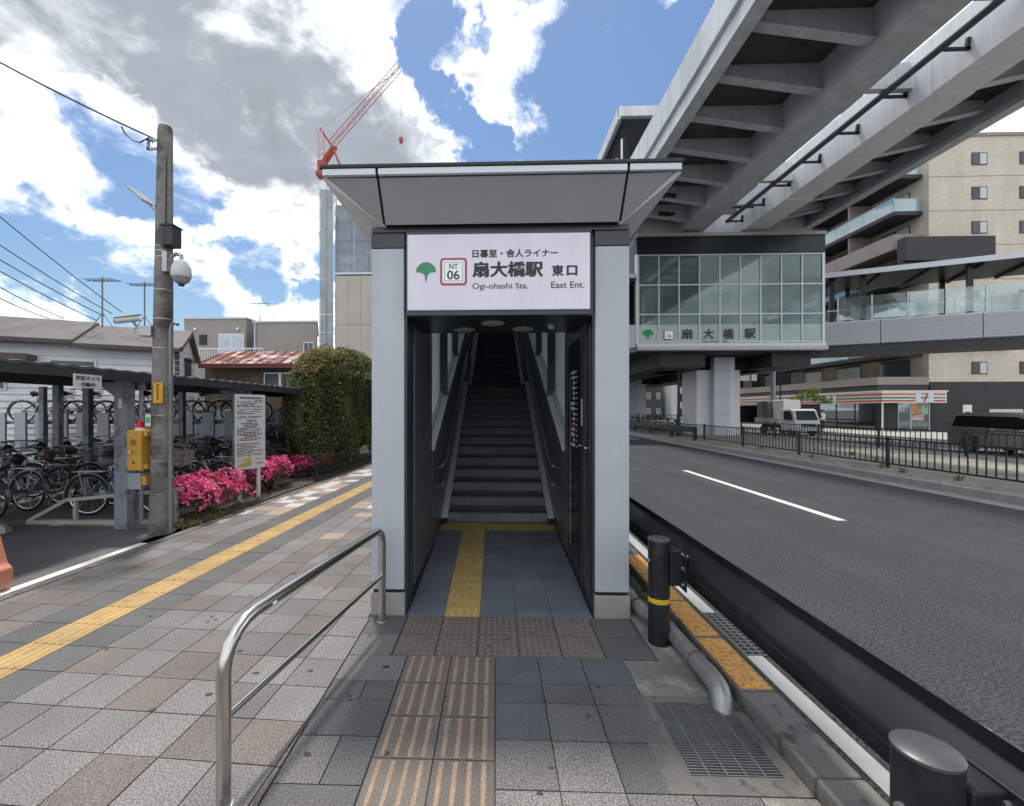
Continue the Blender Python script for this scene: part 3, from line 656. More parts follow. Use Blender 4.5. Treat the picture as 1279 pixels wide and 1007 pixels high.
# ---- azaleas
for (x, y, rx, ry, h, lab, n) in ((-4.66, 6.95, .42, .66, .62, 'pink flowering azalea bush growing next to the concrete pole', 1500), (-4.78, 9.2, .38, .72, .66, 'pink flowering azalea bush growing behind the notice board', 1500), (-4.72, 11.1, .33, .58, .58, 'pink flowering azalea bush growing at the foot of the hedge', 1100)):
    a = thing('azalea_bush', lab, 'bush', (x, y, .03), 0, 'azaleas along the cycle park')
    st_ = MB()
    for k in range(16):
        an = rng.uniform(0, 6.28); rr_ = rng.uniform(.3, .9)
        st_.tube([(x + .04 * math.cos(an), y + .04 * math.sin(an), .02), (x + rx * rr_ * .5 * math.cos(an), y + ry * rr_ * .5 * math.sin(an), h * .5), (x + rx * rr_ * math.cos(an), y + ry * rr_ * math.sin(an), h * .85)], [.009, .006, .003], 4)
    st_.build('twigs', M_bark, a)
    leaves(n * 2, ell((x, y, h * .42), (rx, ry, h * .5), .15, .5), .022, 'foliage', LG[:2] + [LG[4]], a, [.25, .3, .45], .7)
    for q in range(3):
        cx, cy = x + rng.uniform(-.3, .3) * rx, y + (q - 1) * ry * .55
        leaves(int(n * .55), ell((cx, cy, h * .56), (rx * .85, ry * .42, h * .44), .35, .80), .024, 'blossoms', PK, a, [.5, .3, .2], .45, True)
# ---- clipped hedge with coppery top
hd = thing('clipped_hedge', 'tall clipped evergreen hedge with coppery new shoots on top', 'hedge', (-5.05, 13.4, 0))
def hsamp(top):
    lo, hi, rad = np.array([-5.42, 10.9, .30]), np.array([-4.26, 17.6, 3.25]), .56
    ph = rng.uniform(0, 6.28, 6); kv = rng.normal(size=(6, 3)) * 3.0
    def f(n):
        sz = hi - lo; ar = np.array([sz[1] * sz[2], sz[1] * sz[2], sz[0] * sz[2], sz[0] * sz[2], sz[0] * sz[1] * 1.3]); 
        if top: ar = np.array([0, 0, 0, 0, 1.0])
        face = rng.choice(5, n, p=ar / ar.sum()); p = lo + rng.random((n, 3)) * sz
        p[face == 0, 0] = lo[0]; p[face == 1, 0] = hi[0]; p[face == 2, 1] = lo[1]; p[face == 3, 1] = hi[1]; p[face == 4, 2] = hi[2]
        c = np.clip(p, lo + rad, hi - rad); c[:, 2] = np.clip(p[:, 2], lo[2], hi[2] - rad)
        d = p - c; l = np.linalg.norm(d, axis=1)[:, None]; d = d / np.maximum(l, 1e-6)
        q = c + d * rad; bump = (np.sin(q @ kv.T + ph).sum(1) / 6)[:, None]
        q = q + d * (bump * .30 + rng.uniform(-.16, .05, (n, 1)) + (rng.random((n, 1)) < .04) * rng.uniform(0, .16, (n, 1)))
        t = q[:, 1]; m_ = np.interp(t, [10.5, 10.9, 11.4, 12.2, 13.2, 15, 17.6], [.66, .80, .93, 1.03, 1.09, 1.09, 1.13]); q[:, 2] = .3 + (q[:, 2] - .3) * m_; q[:, 0] = -4.85 + (q[:, 0] + 4.85) * np.interp(t, [10.6, 11.3, 12.2], [.72, .93, 1.06])
        return q, d
    return f
leaves(42000, hsamp(False), .040, 'foliage', LG[:3], hd, [.28, .42, .30], .7)
leaves(7500, hsamp(True), .036, 'new_shoots', [LG[3], LG[2], LG[1]], hd, [.55, .3, .15], .7)
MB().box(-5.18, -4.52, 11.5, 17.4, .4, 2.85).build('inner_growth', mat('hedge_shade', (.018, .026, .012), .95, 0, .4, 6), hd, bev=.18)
tk = MB()
for k in range(9): tk.tube([(-5.1, 10.9 + .65 * k, 0), (-5.1 + rng.uniform(-.2, .2), 10.9 + .65 * k, 1.2), (-5.1 + rng.uniform(-.3, .3), 10.9 + .65 * k, 2.6)], [.045, .035, .015], 6)
tk.build('stems', M_bark, hd)
sp = thing('hedge_fence', 'low black bar fence along the foot of the hedge', 'fence', (-4.3, 12.5, 0))
def fence_bars(root, a, b, z0, z1, nb, m, post_every, pm, pw=.05, bw=.016, rail=.03):
    a, b = Vector(a), Vector(b); d = b - a; L_ = d.length
    ang = math.atan2(d.y, d.x)
    me = MB().box(-bw / 2, bw / 2, -bw / 2, bw / 2, z0, z1).mesh('bar', m)
    for k in range(nb):
        o = put('bar', me, root, a + d * ((k + .5) / nb) - root.location); o.rotation_euler = (0, 0, ang)
    for z in (z0, z1): MB().bar(a + Vector((0, 0, z)), b + Vector((0, 0, z)), rail, rail).build('rail', m, root)
    np_ = max(1, round(L_ / post_every)); pme = MB().box(-pw / 2, pw / 2, -pw / 2, pw / 2, -.1, z1 + .06).mesh('post', pm)
    for k in range(np_ + 1): o = put('post', pme, root, a + d * (k / np_) - root.location); o.rotation_euler = (0, 0, ang)
fence_bars(sp, gp(UL - .2, 7.4), gp(UL - .2, 13.6), .1, .55, 62, M_black, 2.0, M_black, .04, .014, .022)
# grass tufts round the pole and along the bed
def tuft(mb, x, y, z, n, h, spread):
    for _ in range(n):
        a = rng.uniform(0, 6.28); r0 = rng.uniform(0, spread); l = h * rng.uniform(.5, 1.2); bx, by = x + r0 * math.cos(a), y + r0 * math.sin(a)
        t = rng.uniform(0, 6.28); dx, dy = .5 * l * math.cos(t), .5 * l * math.sin(t); wx, wy = .006 * math.sin(t), -.006 * math.cos(t)
        mb.add([(bx - wx, by - wy, z), (bx + wx, by + wy, z), (bx + dx * .4 + wx * .7, by + dy * .4 + wy * .7, z + l * .7), (bx + dx, by + dy, z + l)], [(0, 1, 2), (0, 2, 3)])
gmb = MB()
for _ in range(70):
    v = rng.uniform(3.0, 4.3) if rng.random() < .75 else rng.uniform(4.2, 10); q = gp(UL - rng.uniform(.12, .5), v); tuft(gmb, q[0], q[1], .02, 12, .07, .10)
tag(gmb.build('verge_grass', [LG[2]], None, raw=True), 'short grass and weeds along the edge of the planting bed', 'grass', kind='stuff')
# ---- concrete pole with its gear
px, py_ = -4.63, 5.98
pole = thing('utility_pole', 'weathered concrete utility pole with steel bands and a grey conduit', 'pole', (px, py_, 0))
M_pole = mat('weathered_pole_concrete', (.235, .225, .21), .9, 0, .3, 2.2, bump=.8, bscale=45, speck=.15, col2=(.085, .08, .075), c2scale=3.0, c2lo=.45, c2hi=.62)
tp = (px + .06, py_, 5.62)
MB().tube([(px, py_, -.1), (px + .03, py_, 2.8), (tp[0], tp[1], 5.55), tp], [.145, .118, .092, .08], 24).build('shaft', M_pole, pole, smooth=True)
for z in (.55, 1.0, 1.33, 1.62, 1.85, 2.55, 2.95, 3.35, 3.8, 3.88, 3.95, 4.3, 4.55, 4.9, 5.15, 5.36):
    r = .145 - (.065) * z / 5.6 + .004; MB().lathe([(r, -.008), (r + .004, -.006), (r + .004, .006), (r, .008)], (px + .0107 * z, py_, z), 24).build('band', M_steel_dull, pole, smooth=True)
cx = px + .155
MB().tube([(cx - .0, py_ - .03, 0), (cx, py_ - .03, 2.80), (cx + .015, py_ - .03, 2.86), (cx + .06, py_ - .04, 2.90), (cx + .12, py_ - .05, 2.87)], .024, 10).build('conduit', mat('grey_conduit', (.25, .26, .27), .5, .2, .1), pole, smooth=True)
MB().tube([(px + .12, py_ - .05, 5.4), (px + .135, py_ - .08, 4.6), (px + .125, py_ - .08, 3.9)], .008, 6).build('cable', M_black, pole)
c = thing('dome_camera', 'white dome security camera hanging from an arm on the pole', 'camera', (px + .3, py_ - .05, 3.55), 0)
dx, dy, dz = px + .36, py_ - .10, 3.50
MB().lathe([(.03, .24), (.075, .22), (.115, .14), (.125, .02), (.118, .0)], (dx, dy, dz), 20).build('housing', mat('off_white_plastic', (.60, .61, .60), .4, 0, .04), c, smooth=True)
MB().lathe([(.112, .0), (.095, -.05), (.05, -.085), (.015, -.095)], (dx, dy, dz), 20).build('dome', mat('milky_grey_dome', (.33, .34, .35), .2, 0, .03), c, smooth=True)
MB().lathe([(.04, -.085), (.035, -.115), (.01, -.12)], (dx, dy, dz), 14).build('lens_cap', M_black, c, smooth=True)
MB().tube([(px + .13, py_ - .06, 3.66), (px + .20, py_ - .07, 3.80), (px + .28, py_ - .08, 3.83), (dx, dy, 3.80), (dx, dy, 3.72)], .026, 10).build('arm', M_steel_dull, c, smooth=True)
MB().box(px + .10, px + .17, py_ - .12, py_ + .02, 3.58, 3.86).build('wall_plate', M_steel_dull, c, bev=.006)
c = thing('junction_box', 'dark metal junction box strapped to the pole above the dome camera', 'box', (px + .2, py_, 4.0))
MB().box(px + .12, px + .28, py_ - .16, py_ + .02, 3.93, 4.19).build('case', mat('dark_brown_metal', (.045, .042, .045), .5, .2, .1), c, bev=.008)
MB().box(px + .11, px + .29, py_ - .17, py_ + .03, 4.19, 4.21).build('lid', M_black, c)
c = thing('solar_panel', 'small tilted solar panel on a bracket near the pole top', 'solar panel', (px - .15, py_, 4.6))
MB().bar((px - .32, py_ - .08, 4.72), (px - .06, py_ - .10, 4.50), .30, .022).build('panel', mat('solar_cell', (.30, .33, .38), .25, .2, .05), c)
MB().bar((px - .31, py_ - .08, 4.700), (px - .06, py_ - .10, 4.485), .26, .012).build('back_plate', M_white, c)
MB().tube([(px - .10, py_ - .09, 4.52), (px - .02, py_ - .06, 4.44)], .02, 8).build('bracket', M_steel_dull, c)
c = thing('bullet_camera', 'white bullet security camera on a short arm on the pole', 'camera', (px - .3, py_ - .05, 2.95))
MB().tube([(px - .44, py_ - .24, 2.885), (px - .42, py_ - .23, 2.89), (px - .22, py_ - .10, 2.95)], [.036, .04, .04], 14).build('body', mat('off_white_plastic', (.6, .6, .6)), c, smooth=True)
MB().bar((px - .46, py_ - .25, 2.93), (px - .20, py_ - .09, 3.005), .09, .010).build('sun_shield', M_white, c)
MB().tube([(px - .452, py_ - .247, 2.882), (px - .44, py_ - .24, 2.885)], .03, 12).build('lens', M_black, c)
MB().tube([(px - .30, py_ - .14, 2.92), (px - .26, py_ - .10, 2.83), (px - .10, py_ - .04, 2.76)], .018, 8).build('arm', M_steel_dull, c, smooth=True)
MB().box(px - .20, px - .02, py_ - .16, py_ + .0, 2.70, 2.84).build('mount', M_steel_dull, c, bev=.006)
# yellow alarm box with red beacon
c = thing('alarm_box', 'yellow emergency box with a red beacon strapped beside the pole', 'box', (px - .26, py_ - .05, .9))
M_yb = mat('yellow_enamel', (.60, .33, .05), .4, 0, .1, 4)
MB().box(px - .335, px - .135, py_ - .18, py_ + .02, .88, 1.42).build('case', M_yb, c, bev=.008)
MB().box(px - .135, px - .09, py_ - .14, py_ - .06, 1.34, 1.40).box(px - .135, px - .09, py_ - .14, py_ - .06, .90, .96).build('clamp', M_yb, c)
MB().lathe([(.055, 0), (.055, .035)], (px - .235, py_ - .08, 1.42), 16).build('beacon_base', M_white, c, smooth=True)
MB().lathe([(.05, 0), (.052, .05), (.04, .085), (.01, .095)], (px - .235, py_ - .08, 1.455), 16).build('beacon', mat('red_lens', (.55, .015, .02), .2, 0, .05), c, smooth=True)
MB().tube([(px - .27, py_ - .18, 1.13), (px - .27, py_ - .21, 1.13)], .02, 10).build('button', M_steel, c)
MB().lathe([(.016, -.182), (.016, -.185)], (px - .24, py_, .99), 12, 'y').build('keyhole', M_black, c)
MB().box(px - .28, px - .21, py_ - .183, py_ - .18, 1.22, 1.30).build('label_plate', mat('brown_print', (.3, .17, .02)), c)
c = thing('lower_box', 'small grey switch box below the yellow alarm box', 'box', (px - .25, py_ - .05, .6))
MB().box(px - .35, px - .16, py_ - .16, py_ + .0, .62, .84).build('case', M_grey, c, bev=.008); MB().box(px - .157, px - .10, py_ - .14, py_ - .04, .68, .80).build('clamp', M_yb, c)
# signs on the pole
c = thing('pole_sign', 'narrow yellow warning sign strapped to the concrete pole', 'sign', (px + .1, py_ - .15, 1.95))
MB().box(px + .01, px + .14, py_ - .155, py_ - .145, 1.79, 2.07).build('plate', mat('yellow_sign', (.68, .38, .02), .45, 0, .04), c)
MB().box(px + .055, px + .095, py_ - .158, py_ - .155, 2.02, 2.05).build('red_mark', mat('red_print2', (.55, .04, .03)), c)
g = MB()
for k in range(9): g.box(px + .065, px + .085, py_ - .158, py_ - .155, 1.84 + k * .019, 1.854 + k * .019)
g.build('print', M_ink, c)
c = thing('pole_sticker', 'small green and white sticker on the concrete pole', 'sticker', (px - .1, py_ - .14, 1.55))
MB().box(px - .10, px - .03, py_ - .150, py_ - .143, 1.48, 1.64).build('sheet', M_white, c); MB().box(px - .095, px - .035, py_ - .153, py_ - .150, 1.52, 1.60).build('green_print', mat('green_print', (.12, .5, .18)), c)
# ---- notice board
nb = thing('notice_board', 'white information board on two white posts in front of the cycle park', 'sign', (-4.57, 8.1, -.06))
nb['_local'] = 1; nb.rotation_euler = (0, 0, R(60))
M_bw = mat('board_white', (.70, .71, .73), .4, 0, .04, 2)
for x in (-.18, .18): MB().box(x - .025, x + .025, .0, .05, -.05, 2.0).build('post', M_white, nb, local=True)
bdp = MB().box(-.29, .29, -.022, .0, .66, 2.04).build('panel', M_bw, nb, local=True, bev=.004)
bdp['_local'] = 1
rb = random.Random(9); g = MB(); gr = MB()
def textrow(mb, x0, x1, z, h):
    x = x0
    while x < x1:
        l = rb.uniform(.010, .016) * (h / .016); mb.box(x, min(x + l, x1), -.0245, -.022, z, z + h)
        x += l + .004 + (.03 if rb.random() < .08 else 0)
textrow(g, -.20, .22, 1.965, .026)
for k, z in enumerate((1.90, 1.865, 1.835, 1.81, 1.76, 1.715, 1.68, 1.625, 1.60)): textrow(g, -.255 + .04 * (k % 3 == 1), rb.uniform(.0, .25), z, .014)
for k in range(14): textrow(g, -.255 + rb.choice([0, .06, .12, .18]), rb.uniform(.1, .26), 1.555 - .028 * k, .014)
for k in range(9): textrow(g, -.255, rb.uniform(.0, .25), 1.13 - .028 * k, .013)
for k in range(2): textrow(g, .10, .25, .83 - .07 * k, .012)
tag(g.build('printed_text', M_ink, bdp, local=True), kind='stuff')
textrow(gr, .08, .25, 1.925, .014); textrow(gr, -.12, .05, 1.30, .012); textrow(gr, .1, .26, .735, .012); tag(gr.build('red_text', mat('red_print2', (.55, .04, .03)), bdp, local=True), kind='stuff')
MB().prism([(-.265, .70), (.03, .70), (.03, .88), (-.02, .93), (-.265, .93)], 'y', -.0243, -.022).build('map_ground', mat('map_pale', (.62, .64, .5)), bdp, local=True)
MB().prism([(-.26, .71), (.01, .72), (.015, .80), (-.03, .86), (-.10, .80), (-.20, .76)], 'y', -.0255, -.0243).build('map_area', mat('map_ochre', (.55, .42, .10)), bdp, local=True)
MB().prism([(-.12, .83), (-.02, .89), (-.01, .86), (-.11, .81)], 'y', -.0265, -.0255).build('map_building', mat('map_blue', (.35, .42, .55)), bdp, local=True)
# ---- cycle shelter
sh = thing('cycle_shelter', 'long low cycle shelter with grey steel posts and a dark sheet roof', 'shelter', (-6.8, 9, 0))
M_shp = mat('grey_blue_steel', (.30, .33, .375), .5, .1, .12, 3, col2=(.17, .18, .2), c2scale=4)
M_shr = mat('dark_roof_edge', (.05, .05, .055), .55, .1, .15, 3)
SX = lambda y: -5.38 + (y - 6.25) * .045
for y in (3.65, 6.25, 8.9, 11.5, 14.1):
    x = SX(y)
    MB().box(x - .095, x + .095, y - .075, y + .075, -.05, 2.12).build('post', M_shp, sh, bev=.004)
    MB().prism([(x - .35, 2.12), (x - .35, 2.06), (x - .095, 1.88), (x - .09, 2.12)], 'y', y - .05, y + .05).build('knee_brace', M_shp, sh)
    MB().bar((x + .08, y, 2.15), (x - 3.3, y, 2.30), .10, .12).build('rafter', M_shr, sh)
    MB().box(x - 3.25, x - 3.12, y - .06, y + .06, -.05, 2.25).build('post', M_shp, sh)
    MB().box(x + .1, x + .17, y + .10, y + .18, 2.0, 2.12).build('gutter_box', M_shp, sh); MB().tube([(x + .13, y + .14, 2.02), (x + .13, y + .14, 0)], .028, 8).build('downpipe', M_grey, sh)
roofm = mat('corrugated_roof', (.13, .13, .135), .5, .3, .1, 2)
mbr = MB(); prof = []
for i in range(96):
    y = 2.2 + i * .13; z = .015 if i % 2 else 0
    prof.append((y, z))
vs, fs = [], []
for i, (y, z) in enumerate(prof):
    x = SX(y); vs += [(x + .30, y, 2.20 + z), (x - 3.7, y, 2.38 + z), (x + .30, y, 2.235 + z), (x - 3.7, y, 2.415 + z)]
for i in range(len(prof) - 1):
    a = 4 * i; b = a + 4; fs += [(a, a + 1, b + 1, b), (a + 2, b + 2, b + 3, a + 3), (a, b, b + 2, a + 2), (a + 1, a + 3, b + 3, b + 1)]
mbr.add(vs, fs).build('roof_sheet', roofm, sh)
MB().bar((SX(2.2) + .26, 2.2, 2.15), (SX(14.5) + .26, 14.5, 2.15), .10, .10).build('eave_gutter', M_shr, sh)
MB().bar((SX(2.2) - .9, 2.2, 2.14), (SX(14.5) - .9, 14.5, 2.14), .07, .16).build('purlin', M_shr, sh); MB().bar((SX(2.2) - 2.2, 2.2, 2.2), (SX(14.5) - 2.2, 14.5, 2.2), .07, .16).build('purlin', M_shr, sh)
c = thing('camera_notice', 'white notice hung under the shelter eave announcing a security camera', 'sign', (-5.46, 4.9, 2.0))
yn0, yn1 = 5.18, 5.56; xn = SX(5.3) + .33
cn = MB().box(xn - .01, xn, yn0, yn1, 1.97, 2.14).build('plate', M_white, c)
text('防犯カメラ', c, M_ink, (xn + .001, yn0 + .03, 2.065), (0, 1, 0), UZ, .32, .055, bold=.02); text('作動中', c, M_ink, (xn + .001, yn0 + .09, 1.985), (0, 1, 0), UZ, .20, .055, bold=.02)
c = thing('post_label', 'small white label stuck on the front shelter post', 'sticker', (-5.38, 6.17, 1.8))
MB().box(-5.41, -5.35, 6.168, 6.174, 1.72, 1.86).build('sheet', M_white, c)
# second shelter deeper in
sh2 = thing('cycle_shelter', 'second cycle shelter standing behind the first along the white house', 'shelter', (-11, 10, 0))
for y in (6.6, 9.4, 12.2):
    for x in (-9.6, -12.9): MB().box(x - .07, x + .07, y - .06, y + .06, -.05, 2.36).build('post', M_shp, sh2)
MB().add([(-9.3, 4, 2.36), (-13.4, 4, 2.5), (-13.4, 13, 2.5), (-9.3, 13, 2.36), (-9.3, 4, 2.41), (-13.4, 4, 2.55), (-13.4, 13, 2.55), (-9.3, 13, 2.41)], [(0, 3, 2, 1), (4, 5, 6, 7), (0, 1, 5, 4), (1, 2, 6, 5), (2, 3, 7, 6), (3, 0, 4, 7)]).build('roof_sheet', M_shr, sh2)
MB().bar((-9.35, 4, 2.3), (-9.35, 13, 2.3), .08, .12).build('purlin', M_shr, sh2)
# ---- bicycles
M_tyre = mat('black_tyre', (.018, .018, .019), .8, 0, .1); M_rim = mat('alloy_rim', (.55, .55, .55), .3, .9, .05)
M_sad = mat('black_saddle', (.02, .02, .021), .5); FR = {k: mat('frame_' + k, c, .35, .2, .05) for k, c in {'black': (.018, .018, .02), 'silver': (.45, .46, .47), 'blue': (.03, .10, .26), 'grey': (.12, .125, .13), 'red': (.28, .03, .03), 'green': (.05, .12, .09)}.items()}
def make_bike():
    b = thing('bicycle', 'x x x x', 'bicycle', (0, 0, 0))
    for x in (-.52, .55):
        wh = MB().torus((x, 0, .33), .315, .021, 26, 6).build('wheel', M_tyre, b, local=True, smooth=True)
        MB().torus((x, 0, .33), .288, .011, 26, 5).build('rim', M_rim, wh, local=True, smooth=True)
        s_ = MB()
        for k in range(14):
            a = 6.283 * k / 14; s_.bar((x + .02 * math.cos(a + .6), .02 if k % 2 else -.02, .33 + .02 * math.sin(a + .6)), (x + .285 * math.cos(a), 0, .33 + .285 * math.sin(a)), .0035, .0035, (0, 1, 0))
        s_.tube([(x, -.05, .33), (x, .05, .33)], .018, 8); s_.build('spokes', M_rim, wh, local=True)
        f = MB(); n = 13; a0, a1 = (R(-5), R(190)) if x < 0 else (R(15), R(150))
        for k in range(n - 1):
            p, q = a0 + (a1 - a0) * k / (n - 1), a0 + (a1 - a0) * (k + 1) / (n - 1)
            f.bar((x + .355 * math.cos(p), 0, .33 + .355 * math.sin(p)), (x + .355 * math.cos(q), 0, .33 + .355 * math.sin(q)), .055, .006, (0, 1, 0) if False else (0, 0, 1) if abs(math.cos((p + q) / 2)) < .7 else (1, 0, 0))
        f.build('mudguard', M_rim, b, local=True)
    fr_ = MB().tube([(.38, 0, .80), (.55, 0, .33)], .014, 7).tube([(.40, 0, .72), (.30, 0, .55), (.10, 0, .38), (-.06, 0, .30)], .02, 8).tube([(-.06, 0, .30), (-.17, 0, .72)], .016, 8)
    for y in (-.045, .045): fr_.tube([(-.06, y * .4, .30), (-.52, y, .33)], .010, 6).tube([(-.15, y * .4, .62), (-.52, y, .33)], .009, 6)
    fr_.build('frame', FR['black'], b, local=True, smooth=True)
    MB().tube([(.36, 0, .86), (.345, 0, .98)], .013, 7).tube([(.13, -.27, .98), (.24, -.27, 1.0), (.345, -.10, 1.0), (.345, .10, 1.0), (.24, .27, 1.0), (.13, .27, .98)], .012, 8).build('handlebar', M_rim, b, local=True, smooth=True)
    MB().tube([(.10, -.275, .975), (.21, -.272, .995)], .017, 8).tube([(.10, .275, .975), (.21, .272, .995)], .017, 8).build('grips', M_sad, b, local=True)
    MB().tube([(-.17, 0, .72), (-.19, 0, .82)], .014, 8).build('seat_post', M_rim, b, local=True)
    MB().tube([(.02, 0, .86), (-.06, 0, .872), (-.16, 0, .865), (-.26, 0, .865), (-.32, 0, .875)], [.018, .03, .065, .10, .06], 10).build('saddle', M_sad, b, local=True, smooth=True)
    k = MB()
    x0, x1, y0, y1, z0, z1 = .44, .72, -.17, .17, .72, .95
    for z, e in ((z0, .04), ((z0 + z1) / 2, .02), (z1, 0)):
        c4 = [(x0 + e, y0 + e, z), (x1 - e, y0 + e, z), (x1 - e, y1 - e, z), (x0 + e, y1 - e, z)]
        for i in range(4): k.bar(c4[i], c4[(i + 1) % 4], .007, .007)
    for i in range(9):
        t = i / 8
        for (a, b2) in (((x0 + (x1 - x0) * t, y0), (x0 + .04 + (x1 - x0 - .08) * t, y0 + .04)), ((x0 + (x1 - x0) * t, y1), (x0 + .04 + (x1 - x0 - .08) * t, y1 - .04)), ((x0, y0 + (y1 - y0) * t), (x0 + .04, y0 + .04 + (y1 - y0 - .08) * t)), ((x1, y0 + (y1 - y0) * t), (x1 - .04, y0 + .04 + (y1 - y0 - .08) * t))):
            k.bar((*a, z1), (*b2, z0), .005, .005)
    k.build('basket', M_steel_dull, b, local=True)
    r_ = MB()
    for y in (-.06, 0, .06): r_.bar((-.25, y, .71), (-.72, y, .71), .009, .009)
    for y in (-.06, .06): r_.bar((-.52, y, .33), (-.62, y, .71), .008, .008)
    r_.bar((-.72, -.07, .71), (-.72, .07, .71), .009, .009); r_.build('carrier', M_rim, b, local=True)
    MB().prism([(-.56, .30), (-.06, .25), (.02, .28), (.02, .34), (-.06, .37), (-.55, .36)], 'y', .05, .075).build('chain_guard', M_sad, b, local=True)
    MB().tube([(-.06, -.09, .30), (-.06, .09, .30)], .012, 6).bar((-.06, .09, .30), (.06, .09, .18), .02, .012).bar((-.06, -.09, .30), (-.18, -.09, .42), .02, .012).box(.02, .10, .09, .17, .165, .19).box(-.22, -.14, -.17, -.09, .41, .435).build('crank', M_steel_dull, b, local=True)
    MB().bar((-.50, .07, .31), (-.52, .20, .02), .014, .014).build('kickstand', M_steel_dull, b, local=True)
    return b
RB = random.Random(21)
bike = make_bike(); first = [True]
def place_bike(loc, rz, label, frame='black', group='bicycles in the cycle park', tilt=0., s=1.):
    over = {'frame': FR[frame], 'mudguard': M_rim if frame in ('silver', 'blue') or RB.random() < .4 else FR[frame], 'basket': RB.choice([M_steel_dull, M_sad, mat('cream_wire', (.5, .48, .42), .5), M_steel_dull]), 'saddle': RB.choice([M_sad, M_sad, mat('brown_saddle', (.16, .07, .035), .5), mat('grey_saddle', (.16, .16, .165), .5)]), 'chain_guard': RB.choice([M_sad, FR[frame], M_rim]), 'wheel': M_tyre}
    if first[0]: first[0] = False; bike.location = (0, 0, -50)
    return dup(bike, loc, (tilt, 0, rz), label, group, (s, s, s), over)
place_bike((-6.02, 6.95, 0), R(6), 'blue and silver city bicycle parked nearest the front shelter post', 'blue')
place_bike((-6.05, 7.50, .02), R(4), 'bicycle with black saddle parked just behind the nearest blue one', 'black')
place_bike((-5.95, 8.55, 0), R(184), 'silver bicycle whose front wheel shows beyond the concrete pole', 'silver')
for k, y in enumerate((8.0, 9.1, 9.55, 10.0, 10.45, 10.9, 11.35, 11.8, 12.3, 12.8)):
    place_bike((-6.05 + RB.uniform(-.12, .12), y, 0 if k % 2 else .12), R(RB.choice([0, 180]) + RB.uniform(-7, 7)), 'dark bicycle packed tightly in the front row under the shelter', RB.choice(['black', 'black', 'grey', 'green', 'silver']), tilt=R(RB.uniform(-9, 9)), s=RB.uniform(.92, 1.06))
for k, y in enumerate((6.7, 7.2, 7.75, 8.3, 8.8, 9.35, 9.9, 10.5, 11.1, 11.7, 12.3)):
    place_bike((-8.45 + RB.uniform(-.15, .15), y, 0), R(180 * (RB.random() < .35) + 180 + RB.uniform(-8, 8)), 'dark bicycle in the second row below the two tier rack', RB.choice(['black', 'black', 'grey', 'black', 'silver']), tilt=R(RB.uniform(-6, 6)))
for k in range(9):
    place_bike((-10.6 + RB.uniform(-.1, .1), 7.2 + .62 * k, 0), R(180 * (RB.random() < .5) + RB.uniform(-9, 9)), 'bicycle standing in the row beside the white house', RB.choice(['black', 'grey', 'silver', 'black']), tilt=R(RB.uniform(-5, 5)))
for k in range(8):
    place_bike((-13.6 + .86 * k, 12.9, 1.32), R(22 + RB.uniform(-10, 10)), 'bicycle raised on the upper tier of the grey rack', RB.choice(['black', 'grey', 'silver']), 'bicycles on the upper tier')
for k in range(10):
    place_bike((-7.9 + RB.uniform(-.1, .1) + .12 * k, 13.4 + .1 * (k % 3), 0.0 if k % 2 else .25), R(75 + RB.uniform(-12, 12)), 'dark bicycle in the far row along the corrugated fence', RB.choice(['black', 'black', 'grey']), tilt=R(RB.uniform(-6, 6)))
for o in [bike] + ALLKIDS(bike): bpy.data.objects.remove(o)
# racks
def rack(loc, label, rz=0):
    r = thing('cycle_rack', label, 'rack', loc, rz, 'low cycle racks')
    M_rk = mat('cream_steel', (.47, .46, .40), .5, .1, .1)
    MB().bar((-1.0, 0, .03), (1.3, 0, .03), .09, .06).build('base_rail', M_rk, r, local=True)
    MB().bar((-.98, 0, .05), (-.42, 0, .36), .06, .05).bar((-.44, 0, .355), (1.3, 0, .52), .06, .05).build('sloping_rail', M_rk, r, local=True)
    for x, h in ((-.30, .36), (.6, .43), (1.2, .48)): MB().bar((x, 0, .04), (x, 0, h), .045, .05).build('strut', M_rk, r, local=True)
    for x in (-.5, .3): MB().box(x - .1, x + .1, -.10, .10, -.005, .012).build('foot', M_rk, r, local=True)
    return r
r0 = rack((-5.95, 6.40, 0), 'cream steel wheel rack sloping up in front of the nearest bicycle', R(2))
dup(r0, (-5.95, 9.3, 0), (0, 0, R(2)), 'cream steel wheel rack behind the azalea bushes'); dup(r0, (-5.9, 11.3, 0), (0, 0, R(2)), 'cream steel wheel rack nearest the clipped hedge')
dup(r0, (-7.72, 5.85, 0), (0, 0, R(182)), 'cream steel wheel rack whose blunt end points at the driveway')
tr = thing('two_tier_rack', 'grey two tier cycle rack with a row of upright steel plates', 'rack', (-11, 12.4, 0))
pm_ = MB().box(-.17, .17, -.03, .03, .55, 1.62).mesh('plate', mat('galvanised_plate', (.40, .42, .45), .45, .3, .1, 3))
for k in range(12): put('plate', pm_, tr, (-3.4 + .62 * k, 0, 0))
for k in range(5): MB().box(-14.6 + 1.8 * k, -14.5 + 1.8 * k, 12.55, 12.65, 0, 1.5).build('post', M_shp, tr)
MB().bar((-14.6, 12.5, 1.32), (-6.9, 12.5, 1.32), .06, .08).bar((-14.6, 13.5, 1.36), (-6.9, 13.5, 1.36), .06, .08).build('upper_rail', M_shp, tr); MB().bar((-14.6, 12.5, .5), (-6.9, 12.5, .5), .06, .06).build('lower_rail', M_shp, tr)
